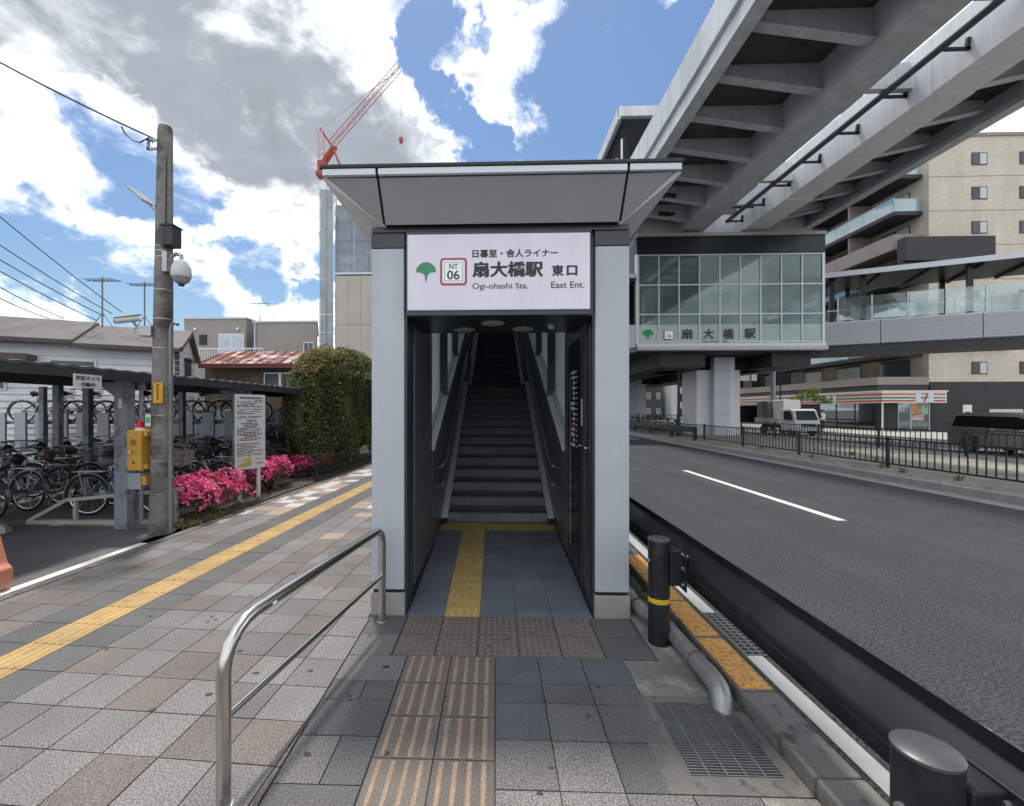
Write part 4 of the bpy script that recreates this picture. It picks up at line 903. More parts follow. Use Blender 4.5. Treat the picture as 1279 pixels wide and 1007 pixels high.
# corrugated fence behind
cf = thing('corrugated_fence', 'pale blue grey corrugated metal fence behind the bicycles', 'fence', (-8, 14.8, 0))
mcf = mat('blue_grey_sheet', (.30, .33, .38), .5, .3, .08)
for k in range(9):
    m_b = MB(); n = 10; x0 = -15.5 + 1.2 * k; vs = []
    for i in range(n + 1): vs += [(x0 + 1.19 * i / n, 14.8 + (.02 if i % 2 else 0), 0), (x0 + 1.19 * i / n, 14.8 + (.02 if i % 2 else 0), 1.72)]
    m_b.add(vs, [(2 * i, 2 * i + 2, 2 * i + 3, 2 * i + 1) for i in range(n)]).build('sheet', mcf, cf)
MB().bar((-15.5, 14.86, 1.5), (-4.8, 14.86, 1.5), .04, .06).bar((-15.5, 14.86, .4), (-4.8, 14.86, .4), .04, .06).build('rail', M_shp, cf)
# orange water barrier at the frame edge
ob = thing('plastic_barrier', 'faded orange plastic road barrier beside the white line', 'barrier', (-4.9, 3.95, 0))
M_ob = mat('faded_orange_plastic', (.66, .26, .16), .55, 0, .1, 3, col2=(.55, .30, .2), c2scale=5)
MB().prism([(-5.8, 0), (-4.62, 0), (-4.60, .06), (-4.60, .20), (-4.65, .24), (-4.68, .34), (-4.76, .62), (-4.84, .76), (-5.8, .76)], 'y', 3.80, 4.08).build('shell', M_ob, ob, bev=.02)
MB().box(-5.5, -4.95, 3.792, 3.802, .36, .50).build('reflective_strip', M_white, ob)
# ---- white house with grey roof
wh_ = thing('white_house', 'white clapboard house with a grey pitched roof behind the shelter', 'house', (-13, 14.5, 0))
M_sid = mat('white_siding', (.80, .82, .85), .55, 0, .06, 2); M_roof = mat('grey_brown_roof', (.125, .112, .108), .7, 0, .15, 2, speck=.2, sscale=30); M_br = mat('brown_trim', (.075, .055, .05), .5)
C0, C1 = Vector((-17.2, 12.3, 0)), Vector((-11.3, 15.4, 0)); dv = (C1 - C0).normalized(); nv = Vector((-dv.y, dv.x, 0))
Lw = (C1 - C0).length
def hp(u, v, z): p = C0 + dv * u + nv * v; return (p.x, p.y, z)
def hbox(u0, u1, v0, v1, z0, z1, mb=None):
    mb = mb or MB()
    return mb.add([hp(u0, v0, z0), hp(u1, v0, z0), hp(u1, v1, z0), hp(u0, v1, z0), hp(u0, v0, z1), hp(u1, v0, z1), hp(u1, v1, z1), hp(u0, v1, z1)], [(0, 3, 2, 1), (4, 5, 6, 7), (0, 1, 5, 4), (1, 2, 6, 5), (2, 3, 7, 6), (3, 0, 4, 7)])
ZE = 3.95
hbox(0, Lw, .02, 4, 0, ZE).build('wall', M_sid, wh_)
for k in range(17):
    z = .3 + k * .21
    MB().add([hp(0, -.035, z), hp(Lw, -.035, z), hp(Lw, .02, z + .205), hp(0, .02, z + .205), hp(Lw, .02, z), hp(0, .02, z)], [(0, 1, 2, 3), (0, 5, 4, 1), (1, 4, 2), (0, 3, 5)]).build('clapboard', M_sid, wh_)
gq = [hp(Lw, .02, 0), hp(Lw, 4, 0), hp(Lw, 4, ZE), hp(Lw, 2, ZE + .78), hp(Lw, .02, ZE)]
MB().add(gq + [(x - .05 * dv.x, y - .05 * dv.y, z) for x, y, z in gq], [(0, 1, 2, 3, 4), (9, 8, 7, 6, 5)] + [(i, (i + 1) % 5, 5 + (i + 1) % 5, 5 + i) for i in range(5)]).build('gable_wall', M_sid, wh_)
for k in range(20):
    z = .3 + k * .24; v0 = max(0, (z - ZE) / .78 * 2); 
    if v0 > 1.8: break
    MB().add([hp(Lw + .014, v0, z), hp(Lw + .014, 4 - v0, z), hp(Lw, 4 - v0, z + .235), hp(Lw, v0, z + .235)], [(0, 1, 2, 3)]).build('clapboard', M_sid, wh_)
for u0, u1, dz_ in ((-1, 3.9, .08), (3.9, Lw + .14, -.02)):
    rf = MB().add([hp(u0, -.45, ZE - .18 + dz_), hp(u1, -.45, ZE - .18 + dz_), hp(u1, 2, ZE + .78 + dz_), hp(u0, 2, ZE + .78 + dz_), hp(u1, 4.4, ZE - .18 + dz_), hp(u0, 4.4, ZE - .18 + dz_),
                   hp(u0, -.45, ZE - .08 + dz_), hp(u1, -.45, ZE - .08 + dz_), hp(u1, 2, ZE + .90 + dz_), hp(u0, 2, ZE + .90 + dz_), hp(u1, 4.4, ZE - .08 + dz_), hp(u0, 4.4, ZE - .08 + dz_)],
                  [(0, 3, 2, 1), (3, 5, 4, 2), (6, 7, 8, 9), (9, 8, 10, 11), (0, 1, 7, 6), (1, 2, 8, 7), (2, 4, 10, 8), (4, 5, 11, 10), (5, 3, 9, 11), (3, 0, 6, 9)]).build('roof', M_roof, wh_)
    MB().bar(hp(u0, -.48, ZE - .17 + dz_), hp(u1, -.48, ZE - .17 + dz_), .08, .10).build('gutter', M_br, rf)
    if u1 > 4: MB().bar(hp(u1 + .02, -.45, ZE - .14), hp(u1 + .02, 2, ZE + .81), .06, .16).bar(hp(u1 + .02, 2, ZE + .81), hp(u1 + .02, 4.4, ZE - .14), .06, .16).build('bargeboard', M_br, rf)
hbox(Lw - .10, Lw + .03, -.03, .05, .2, ZE).build('corner_board', M_br, wh_)
def house_win(u0, u1, z0, z1):
    f = hbox(u0, u1, -.06, .02, z0, z1).build('window', M_white, wh_)
    hbox(u0 + .06, u1 - .06, -.07, -.055, z0 + .06, z1 - .06).build('pane', mat('dull_window', (.10, .115, .13), .12, 0, .2, 1), f)
house_win(3.2, 4.4, 2.55, 3.35); house_win(.8, 2.2, 2.3, 3.3)
hbox(.2, 2.9, -.75, .0, 3.10, 3.42).build('awning', M_br, wh_)
gw = MB().add([hp(Lw + .02, 1.3, 2.5), hp(Lw + .02, 2.5, 2.5), hp(Lw + .02, 2.5, 3.6), hp(Lw + .02, 1.3, 3.6), hp(Lw + .08, 1.3, 2.5), hp(Lw + .08, 2.5, 2.5), hp(Lw + .08, 2.5, 3.6), hp(Lw + .08, 1.3, 3.6)], [(0, 3, 2, 1), (4, 5, 6, 7), (0, 1, 5, 4), (1, 2, 6, 5), (2, 3, 7, 6), (3, 0, 4, 7)]).build('window', M_br, wh_)
hbox(Lw + .02, Lw + .2, 1.2, 2.6, 3.62, 3.68).build('window_hood', M_br, wh_)
# ---- rusty roofed shed
sd = thing('rusty_shed', 'low timber shed with a rusty red tin roof beside the hedge', 'shed', (-10, 21, 0))
M_rust = mat('rusty_tin', (.16, .055, .04), .75, 0, .25, 1.5, col2=(.45, .36, .32), c2scale=1.4, c2lo=.52, c2hi=.58)
M_wood = mat('grey_brown_boards', (.11, .085, .065), .85, 0, .3, 3)
for k in range(13):
    x0 = -13.4 + .52 * k
    MB().box(x0, x0 + .50, 20, 20.05, 0, 3.9).build('board', M_wood, sd)
    MB().add([(x0, 19.6, 3.75), (x0 + .515, 19.6, 3.75), (x0 + .515, 21.6, 4.55), (x0, 21.6, 4.55), (x0, 19.6, 3.79), (x0 + .50, 19.6, 3.79), (x0 + .50, 21.6, 4.59), (x0, 21.6, 4.59)], [(0, 3, 2, 1), (4, 5, 6, 7), (0, 1, 5, 4), (1, 2, 6, 5), (2, 3, 7, 6), (3, 0, 4, 7)]).build('roof_sheet', M_rust, sd)
    MB().bar((x0, 19.6, 3.81), (x0, 21.6, 4.61), .03, .05).build('roof_seam', M_rust, sd)
MB().bar((-13.4, 19.56, 3.68), (-6.7, 19.56, 3.68), .1, .2).build('eave_board', mat('dull_red_board', (.13, .045, .04), .7), sd)
for x in (-10.6, -8.7): 
    f = MB().box(x, x + 1.5, 19.93, 20.0, 2.5, 3.4).build('window', M_white, sd)
    for q in (0, .76): MB().box(x + .05 + q, x + .69 + q, 19.92, 19.93, 2.55, 3.35).build('pane', mat('dull_window', (.1, .11, .12)), f)
# ---- two taupe buildings
M_tp = mat('taupe_render', (.33, .30, .275), .8, 0, .08, .8)
ta = thing('taupe_house', 'taupe rendered house with a white balcony rail and curtained window', 'house', (-16, 26, 0))
MB().box(-18.7, -14.9, 26, 33, 0, 7.15).build('wall', M_tp, ta); MB().box(-18.75, -14.85, 25.95, 33, 7.15, 7.25).build('roof', M_alu, ta)
w1 = MB().box(-16.55, -15.0, 25.93, 26, 4.7, 6.25).build('window', M_white, ta)
for x in (-16.5, -15.75): MB().box(x, x + .70, 25.92, 25.93, 4.75, 6.2).build('pane', mat('curtained_glass', (.50, .55, .62), .2, 0, .15, 3), w1)
MB().box(-17.75, -17.3, 25.95, 26, 5.6, 6.2).build('vent', M_black, ta)
for x in (-18.0, -15.4): MB().lathe([(.10, 0), (.08, -.08)], (x, 25.98, 6.55), 10, 'y').build('vent_cowl', M_white, ta)
bl = MB().box(-17.1, -13.3, 24.9, 26, 4.15, 4.3).build('balcony', M_tp, ta)
for k in range(26): MB().box(-17.05 + .15 * k, -17.02 + .15 * k, 24.92, 24.95, 4.3, 5.2).build('baluster', M_white, bl)
MB().bar((-17.1, 24.93, 5.22), (-13.3, 24.93, 5.22), .06, .06).build('top_rail', M_white, bl)
MB().box(-14.85, -13.9, 27, 31, 0, 6.9).build('stair_core', mat('dark_cladding', (.05, .052, .055), .5), ta)
tb = thing('taupe_house', 'windowed taupe box shaped house next to the hedge top', 'house', (-12, 26, 0))
MB().prism([(-14.0, 25.2), (-10.27, 25.2), (-12.2, 30), (-14.0, 30)], 'z', 0, 6.75).build('wall', M_tp, tb); MB().prism([(-14.06, 25.14), (-10.2, 25.14), (-12.15, 30.1), (-14.06, 30.1)], 'z', 6.75, 6.86).build('roof', M_alu, tb)
w1 = MB().box(-11.05, -10.45, 25.13, 25.2, 5.0, 5.6).build('window', M_white, tb)
for x in (-11.0, -10.73): MB().box(x, x + .24, 25.12, 25.13, 5.05, 5.55).build('pane', mat('dull_window', (.1, .11, .12)), w1)
MB().tube([(-13.9, 25.15, 0), (-13.9, 25.15, 6.7)], .05, 6).build('downpipe', M_alu, tb)
def antenna(x, y, z, h, label):
    a = thing('tv_antenna', label, 'antenna', (x, y, z), 0, 'rooftop antennas'); m = mat('antenna_metal', (.2, .2, .2), .4, .6)
    MB().tube([(x, y, z), (x, y, z + h)], .025, 6).build('mast', m, a)
    MB().bar((x - .55, y, z + h * .93), (x + .55, y + .1, z + h * .93), .03, .03).build('boom', m, a)
    for k in range(7): MB().bar((x - .5 + .16 * k, y - .28, z + h * .93), (x - .5 + .16 * k, y + .3, z + h * .93 + .05), .018, .018).build('element', m, a)
    for s in (-1, 1): MB().bar((x, y, z + h * .3), (x + s * .4, y, z), .02, .02).build('stay', m, a)
antenna(-13.9, 15.2, 4.6, 1.8, 'tall television antenna on the white house roof'); antenna(-12.85, 15.8, 4.6, 1.8, 'television antenna just clear of the concrete pole'); antenna(-14.6, 27, 6.9, 1.5, 'small antenna on the taupe house stair core')
# ---- scaffolded tower, beige block, crane
sc_ = thing('scaffolded_building', 'tall building wrapped in grey scaffold netting below the crane', 'building', (-18, 64, 0))
M_net = mat('grey_blue_netting', (.25, .29, .33), .85, 0, .22, .35, bump=.6, bscale=1.2, col2=(.33, .37, .41), c2scale=.5)
M_net2 = mat('pale_netting', (.36, .41, .44), .8, 0, .2, .4, bump=.5, bscale=1.5)
MB().box(-23.2, -6, 64, 85, 0, 30.6).build('core', mat('site_concrete', (.3, .3, .3)), sc_)
for k in range(7):
    for q in range(12): MB().box(-23.0 + 2.45 * k, -20.6 + 2.45 * k, 62.9 + .05 * (q % 2), 62.96 + .05 * (q % 2), 2.6 * q, 2.6 * q + 2.58).build('net_panel', M_net, sc_)
for q in range(13): MB().box(-24.9, -23.1, 62.2, 62.3, 2.55 * q, 2.55 * q + 2.5).build('net_panel', M_net2, sc_)
for x in (-24.95, -24.0, -23.05, -20, -17, -14): MB().tube([(x, 62.1, 0), (x, 62.1, 33.5 if x < -23 else 31.5)], .05, 5).build('scaffold_pole', M_steel_dull, sc_)
bb = thing('beige_block', 'beige ribbed panel building rising beside the entrance post', 'building', (-16, 55, 0))
M_bg = mat('beige_panel', (.46, .42, .375), .8, 0, .08, .5)
for k in range(8):
    for q in range(3): MB().box(-20.0 + 1.55 * k, -18.48 + 1.55 * k, 55, 56, 6.2 * q, 6.2 * q + 6.16).build('panel', M_bg, bb)
MB().box(-20, -8, 56, 70, 0, 18.7).build('wall', M_bg, bb); MB().box(-20.1, -7.9, 54.9, 70, 18.7, 18.95).build('coping', M_alu, bb)
for q in range(4): MB().box(-20.04, -20.0, 57, 58.4, 3 + 4 * q, 4.6 + 4 * q).build('window', mat('dull_window', (.1, .11, .12)), bb)
cr = thing('tower_crane', 'red and white luffing tower crane above the canopy', 'crane', (-26, 70, 0))
M_cr = mat('crane_red', (.40, .06, .045), .5); M_cw = mat('crane_white', (.60, .52, .50), .5)
def lattice(root, a, b, w_, n, m, name, m2=None, th=.13):
    a, b = Vector(a), Vector(b); d = (b - a).normalized(); x = d.cross(Vector((0, 1, 0))).normalized() * w_ / 2; y = Vector((0, 1, 0)) * w_ / 2
    cs = [x + y, x - y, -x - y, -x + y]
    for i in range(4): MB().bar(a + cs[i], b + cs[i], th, th).build(name + '_chord', m, root)
    g = MB()
    for k in range(n):
        p, q = a + (b - a) * k / n, a + (b - a) * (k + 1) / n
        for i in range(4):
            u, v = (cs[i], cs[(i + 1) % 4]) if k % 2 else (cs[(i + 1) % 4], cs[i]); g.bar(p + u, q + v, th * .6, th * .6)
    g.build(name + '_lacing', m2 or m, root)
foot = Vector((-26.33, 70.00, 44.05)); tip = Vector((-14.47, 66.00, 53.22))
lattice(cr, foot, tip, .85, 26, M_cr, 'boom', M_cw, .075)
base = Vector((-27.37, 70.00, 40.22)); lattice(cr, (base.x + 1.2, 70, 30), (base.x + 1.2, 70, base.z - 1.0), 1.2, 8, M_steel_dull, 'mast', M_steel_dull, .10)
MB().box(base.x - 1.1, base.x + 2.3, 69.2, 70.8, base.z - 1.2, base.z - .6).build('slewing_ring', M_cr, cr)
top = Vector((-28.02, 70.00, 46.78))
MB().bar(top, Vector((-25.94, 70.00, 43.65)), .3, .3).bar(Vector((-25.94, 70.00, 43.65)), Vector((-24.90, 70.00, 41.07)), .3, .3).build('strut', M_cr, cr); MB().bar(Vector((-28.02, 70.00, 41.13)), Vector((-25.94, 70.00, 43.91)), .4, .4).build('strut', M_cr, cr); MB().bar(Vector((-27.63, 71.00, 41.54)), Vector((-25.79, 71.00, 44.37)), .4, .4).build('strut', M_cr, cr)
lattice(cr, Vector((-27.89, 70.00, 41.51)), top, .9, 10, M_cw, 'a_frame', M_cw, .10)
MB().box(base.x + 1.2, base.x + 2.2, 69.4, 70.6, base.z - .6, base.z + .5).build('winch_house', M_cr, cr); MB().box(base.x - .9, base.x - .1, 69.4, 70.6, base.z - .6, base.z + 1.2).build('cab', M_cr, cr)
MB().tube([top, Vector((-14.96, 66.00, 52.51))], .05, 4).build('luffing_rope', M_steel_dull, cr); MB().tube([tip, Vector((-14.11, 66.00, 42.86))], .04, 4).build('hoist_rope', M_steel_dull, cr)
MB().lathe([(.1, 0), (.35, -.4), (.25, -1.0), (.05, -1.2)], Vector((-14.11, 66.00, 42.86)), 8).build('hook_block', M_cr, cr)
# ---- overhead wires
def wire(pts, r, label, grp='overhead wires over the cycle park'):
    out = []
    for (a, b) in zip(pts, pts[1:]):
        a, b = Vector(a), Vector(b)
        for k in range(12): t = k / 12; q = a.lerp(b, t); q.z -= .18 * 4 * t * (1 - t) * (b - a).length / 12; out.append(q)
    out.append(Vector(pts[-1])); o = MB().tube(out, r, 5, False).build('overhead_wire', M_black); return tag(o, label, 'wire', grp)
wire([Vector((-6.35, 5.20, 6.11)), (px - .02, py_ - .02, 5.42)], .011, 'thick black cable running from the sky to the pole top')
MB().box(px - .16, px - .01, py_ - .06, py_ - .03, 5.40, 5.43).box(px - .16, px - .13, py_ - .06, py_ - .03, 5.28, 5.43).box(px - .16, px - .01, py_ - .06, py_ - .03, 5.28, 5.31).build('wire_bracket', M_steel_dull, pole)
MB().tube([Vector((-5.04, 5.80, 5.52)), Vector((-5.00, 5.82, 5.43)), Vector((-4.93, 5.85, 5.37)), Vector((-4.85, 5.88, 5.35)), Vector((-4.74, 5.90, 5.43)), (px - .02, py_ - .12, 5.33)], .01, 5).build('cable_loop', M_black, pole, smooth=True)
for (a, b, lab) in ((Vector((-15.74, 13.00, 8.11)), Vector((-14.76, 17.00, 5.56)), 'uppermost thin wire sloping down towards the white house roof'), (Vector((-15.74, 13.00, 7.14)), Vector((-15.15, 17.00, 5.50)), 'second thin wire sloping down above the white house'), (Vector((-15.74, 13.00, 6.65)), Vector((-15.48, 17.00, 5.41)), 'third thin wire sloping down above the white house'), (Vector((-15.74, 13.00, 6.28)), Vector((-15.80, 17.00, 5.25)), 'fourth thin wire close under the third above the house'), (Vector((-15.74, 13.00, 5.79)), Vector((-17.11, 17.00, 5.33)), 'fifth thin wire sloping steeply to the house roof'), (Vector((-15.74, 13.00, 5.42)), Vector((-17.71, 17.00, 5.33)), 'lowest thin wire ending near the left of the roof')):
    wire([a, b], .016, lab)
# ================================================================ right side, near
# ---- guard rail on round posts
M_gr = mat('dark_brown_guardrail', (.020, .022, .026), .42, .25, .16, 2.5, col2=(.035, .036, .04), c2scale=4)
gr = thing('guard_rail', 'dark steel guard rail on round posts between pavement and road', 'guard rail', (1.4, 3.3, 0))
prof = [(1.47, .745), (1.482, .735), (1.482, .685), (1.462, .665), (1.372, .598), (1.362, .58), (1.362, .545), (1.372, .527), (1.462, .465), (1.482, .445), (1.482, .385), (1.47, .375)]
inner = [(x + .006, z) for x, z in prof[::-1]]
for k, (y0, y1) in enumerate(((-2.6, 3.42), (3.30, 7.3), (7.2, 11.3), (11.2, 26))):
    o = .004 * (k % 2)
    MB().prism([(x + o, z) for x, z in prof] + [(x + o, z) for x, z in inner], 'y', y0, y1).build('beam', M_gr, gr, smooth=True)
M_cap = mat('grey_post_cap', (.10, .102, .105), .4, .3, .08)
for y in (1.27, 3.28, 5.28, 7.28, 9.28, 11.28, 13.28, 15.28, 17.28):
    x = 1.20
    p = MB().tube([(x, y, -.2), (x, y, .745)], .0755, 32).build('post', M_gr, gr, smooth=True)
    MB().lathe([(.0755, .745), (.078, .748), (.078, .756), (.070, .762), (.0, .763)], (x, y, 0), 32).build('cap', M_cap, p, smooth=True)
    MB().lathe([(.0762, .30), (.0768, .302), (.0768, .333), (.0762, .335)], (x, y, 0), 32).build('yellow_band', mat('yellow_reflector', (.75, .52, .02), .4), p)
    br = MB().box(x + .06, x + .165, y - .06, y + .06, .43, .69).build('bracket', M_gr, gr, bev=.01)
    for (yy, zz) in ((.03, .65), (.03, .55), (.03, .46), (-.035, .65), (-.035, .55), (-.035, .46)): 
        MB().tube([(x + .15, y + yy * 2.2, zz), (x + .175, y + yy * 2.2, zz)], .014, 6).build('bolt', M_steel_dull, br)
    pl = MB().box(1.352, 1.362, y - .10, y + .12, .40, .70).build('splice_plate', M_gr, gr, bev=.004)
    for yy in (-.06, .07):
        for zz in (.44, .56, .66): MB().tube([(1.352, y + yy, zz), (1.336, y + yy, zz)], .013, 6).build('bolt', M_steel_dull, pl)
    MB().tube([(x - .074, y - .01, .60), (x - .088, y - .012, .60)], .014, 8).build('rivet', M_steel_dull, p)
# ---- drain pipe along the ground
dp = thing('drain_pipe', 'grey metal drain pipe lying along the kerb and bending into the grate', 'pipe', (1.2, 3, 0))
M_pipe = mat('galvanised_pipe', (.33, .34, .34), .38, .5, .2, 5, col2=(.22, .19, .16), c2scale=5, c2lo=.56, c2hi=.72)
P_ = [(1.165, 5.2, .07), (1.185, 3.75, .07), (1.20, 3.62, .068), (1.275, 3.42, .066), (1.295, 3.33, .066)]
MB().tube(P_, .052, 18).build('pipe', M_pipe, dp, smooth=True)
MB().tube([(1.295, 3.35, .066), (1.318, 2.80, .066)], .054, 18).build('pipe', M_pipe, dp, smooth=True)
MB().tube([(1.318, 2.82, .066), (1.32, 2.72, .068), (1.315, 2.64, .062), (1.305, 2.585, .03), (1.30, 2.565, -.03)], .058, 18).build('elbow', M_pipe, dp, smooth=True)
for q, n in (((1.186, 3.73, .07), (0, 1, 0)), ((1.29, 3.36, .066), (0, 1, 0)), ((1.317, 2.93, .066), (0, 1, 0))):
    MB().torus(q, .056, .008, 20, 6).build('collar', mat('rusty_clamp', (.12, .07, .05), .7), dp, smooth=True)
# ---- pavement grate
ga = thing('drain_grate', 'galvanised steel drain grate set in the pavement under the pipe end', 'grate', (1.1, 2.33, 0))
M_ga = mat('galvanised_bar', (.36, .37, .38), .4, .7, .15, 8)
MB().box(.875, 1.36, 2.06, 2.63, -.16, -.12).build('sump', mat('wet_dark_sump', (.012, .012, .013), .4), ga)
fm = MB().box(.78, .905, 1.985, 2.655, -.1, -.0005).box(.905, 1.345, 1.985, 2.085, -.1, -.0006).box(.905, 1.345, 2.60, 2.655, -.1, -.0006).box(1.345, 1.404, 1.985, 2.655, -.1, -.0005)
fm.build('frame', M_conc_dk, ga)
g = MB()
for k in range(30): g.box(.907, 1.343, 2.094 + .0170 * k, 2.0985 + .0170 * k, -.028, -.003)
tag(g.build('cross_bars', M_ga, ga), kind='stuff')
for k in range(6): MB().box(.906 + .0868 * k, .912 + .0868 * k, 2.086, 2.599, -.03, .0015).build('bearing_bar', M_ga, ga)
rg = thing('road_gully_grate', 'small square mesh gully grate in the road beside the kerb', 'grate', (2.0, 3.6, RZ))
g = MB()
for k in range(14): g.box(1.795, 2.06, 3.22 + .05 * k, 3.228 + .05 * k, RZ - .01, RZ + .008)
for k in range(6): g.box(1.797 + .052 * k, 1.805 + .052 * k, 3.22, 3.88, RZ - .01, RZ + .009)
g.build('mesh', M_ga, rg); MB().box(1.793, 2.07, 3.215, 3.89, RZ, RZ + .0055).build('opening', M_black, rg)
mbw = MB()
for _ in range(26): tuft(mbw, rng.uniform(1.25, 1.4), rng.uniform(3.9, 5.6), .0, 10, .05, .06)
tag(mbw.build('kerb_weeds', [LG[1]], None, raw=True), 'low weeds and moss growing behind the round post at the kerb', 'weeds', kind='stuff')
# ---- fences on the median
M_fn = mat('dark_fence_steel', (.025, .026, .03), .45, .3, .1)
f1 = thing('median_fence', 'dark steel bar fence along the near side of the median', 'fence', (11, 16, 0))
def fence(root, x, y0, y1, z0, zb, zt, every, pitch, half=False):
    me = MB().box(-.012, .012, -.010, .010, z0 + zb, z0 + zt).mesh('bar', M_fn); pme = MB().box(-.035, .035, -.035, .035, z0 - .1, z0 + zt + .07).mesh('post', M_fn, bev=.006)
    n = int((y1 - y0) / every)
    for k in range(n + 1): put('post', pme, root, (x - root.location.x, y0 + every * k - root.location.y, 0))
    for k in range(n):
        a, b = y0 + every * k + .06, y0 + every * (k + 1) - .06
        for z in (zb, zt): MB().box(x - .02, x + .02, a - .03, b + .03, z0 + z - .02, z0 + z + .02).build('rail', M_fn, root)
        m = int((b - a) / pitch)
        for i in range(m): put('bar', me, root, (x - root.location.x, a + (b - a) * (i + .5) / m - root.location.y, 0))
fence(f1, 10.95, 5.5, 27.1, .085, .12, .80, 3.6, .19)
f2 = thing('median_fence', 'dark steel bar fence along the far side of the median', 'fence', (16, 22, 0))
fence(f2, 16.35, 12.4, 37, .085, .14, .82, 3.5, .20)
mg = thing('median_guard_rail', 'dark guard rail on the median in front of the big column', 'guard rail', (9.9, 28, 0))
for y in (23.9, 27, 30.5, 34, 38): MB().box(10.55, 10.72, y - .08, y + .08, .0, .80).build('post', M_fn, mg)
MB().box(10.45, 10.54, 23.6, 60, .50, .80).build('beam', M_fn, mg, bev=.03)
mbw = MB()
for (x, y) in ((10.6, 15.2), (10.7, 12.6), (10.5, 10.4), (10.9, 18.5), (12.0, 14.3), (10.45, 11.7), (12.6, 16), (11.1, 9.3)): tuft(mbw, x, y, .085, 26, .15, .09)
for _ in range(60): tuft(mbw, 9.95 + rng.uniform(0, .12), rng.uniform(8, 26), .085, 6, .05, .06)
tag(mbw.build('median_weeds', [LG[2]], None, raw=True), 'green weeds sprouting from the median paving', 'weeds', kind='stuff')
# ================================================================ station
stn = thing('station_concourse', 'glazed elevated station concourse carrying the station name over the median', 'station', (13.6, 25.5, 0))
BX0, BX1, BY = 8.06, 18.55, 25.5
M_mull = mat('silver_mullion', (.55, .57, .58), .4, .4, .04); M_navy = mat('dark_navy_cladding', (.008, .010, .014), .35, .1, .08, .6)
GL_b = glass('concourse_glass', (.62, .76, .73), .97, .2); GL_f = glass('frosted_green_glass', (.74, .88, .84), .8, .75)
rowz = [5.55, 7.13, 8.80, 10.50]; cw = (BX1 - BX0 - .25) / 9
for i in range(9):
    for j in range(3):
        x0 = BX0 + .125 + cw * i
        if j == 0:
            MB().box(x0 + .03, x0 + cw - .03, BY + .02, BY + .035, rowz[0], 6.55).build('frosted_pane', GL_f, stn)
            MB().box(x0 + .03, x0 + cw - .03, BY + .02, BY + .035, 6.56, rowz[1] - .03).build('window_pane', GL_b, stn)
        else: MB().box(x0 + .03, x0 + cw - .03, BY + .02, BY + .035, rowz[j] + .03, rowz[j + 1] - .03).build('window_pane', GL_b if i in (0, 1, 2, 6, 7, 8) else glass('hazy_green_glass', (.70, .84, .80), .9, .5), stn)
for i in range(10): MB().box(BX0 + .125 + cw * i - .035, BX0 + .125 + cw * i + .035, BY - .03, BY + .05, 5.50, 10.52).build('mullion', M_mull, stn)
for z in rowz: MB().box(BX0 + .1, BX1 - .1, BY - .025, BY + .045, z - .035, z + .035).build('transom', M_mull, stn)
for x in (BX0, BX1 - .1): MB().box(x, x + .1, BY - .02, BY + .3, 5.2, 10.6).build('corner_post', M_white, stn)
for k in range(6):
    x0 = BX0 + (BX1 - BX0) / 6 * k
    MB().box(x0 + .01, x0 + 1.738, BY - .05, BY + .3, 10.56, 11.52).build('cladding_panel', M_navy, stn)
    MB().box(x0, x0 + 1.743, BY - .16, BY + .3, 11.53, 11.72).build('coping', mat('stone_grey_coping', (.34, .33, .32), .6), stn)
    MB().box(x0, x0 + 1.743, BY - .14, BY + .3, 5.28, 5.47).build('sill_panel', M_mull, stn); MB().box(x0, x0 + 1.743, BY - .30, BY + .3, 5.06, 5.26).build('sill_ledge', mat('pale_ledge', (.50, .50, .49), .5), stn)
M_int = mat('concourse_interior', (.24, .26, .26), .7); M_pal = mat('pale_interior_panel', (.62, .70, .68), .5)
MB().box(BX0, BX1, BY + .3, 60, 5.0, 5.25).build('floor_slab', mat('dark_slab_underside', (.03, .03, .033), .7), stn); MB().box(BX0, BX1, BY + .3, 60, 11.3, 11.7).build('roof_slab', M_int, stn)
MB().box(BX1 - .3, BX1, BY + .31, 60, 8.8, 11.3).build('side_wall', M_navy, stn); MB().box(BX1 - .3, BX1, 33, 60, 5.25, 8.8).build('side_wall', M_alu, stn)
MB().box(BX0, BX0 + .2, 31, 60, 5.25, 11.3).build('side_wall', M_alu, stn); MB().box(BX0, BX0 + .2, BY + .31, 31, 9.2, 11.3).build('side_wall', M_navy, stn)
MB().prism([(9.0, 5.3), (15.4, 5.3), (15.4, 10.9), (10.6, 7.4), (9.0, 6.6)], 'y', 26.5, 26.7).build('slanted_panel', M_pal, stn)  # pale panel behind the glazing with a slanted upper edge
MB().box(9.0, 18.6, 34, 34.3, 5.25, 11.3).build('back_wall', mat('concourse_back_wall', (.10, .11, .115), .6), stn)
for x, y in ((9.9, 29), (11.2, 31), (16.4, 28), (17.9, 30.5)): MB().box(x - .3, x + .3, y - .3, y + .3, 5.25, 11.3).build('inner_column', M_pal, stn)
for k in range(4): MB().box(9.2, 18.5, 27.5 + 1.6 * k, 27.7 + 1.6 * k, 10.7, 10.9).build('ceiling_batten', M_white, stn)
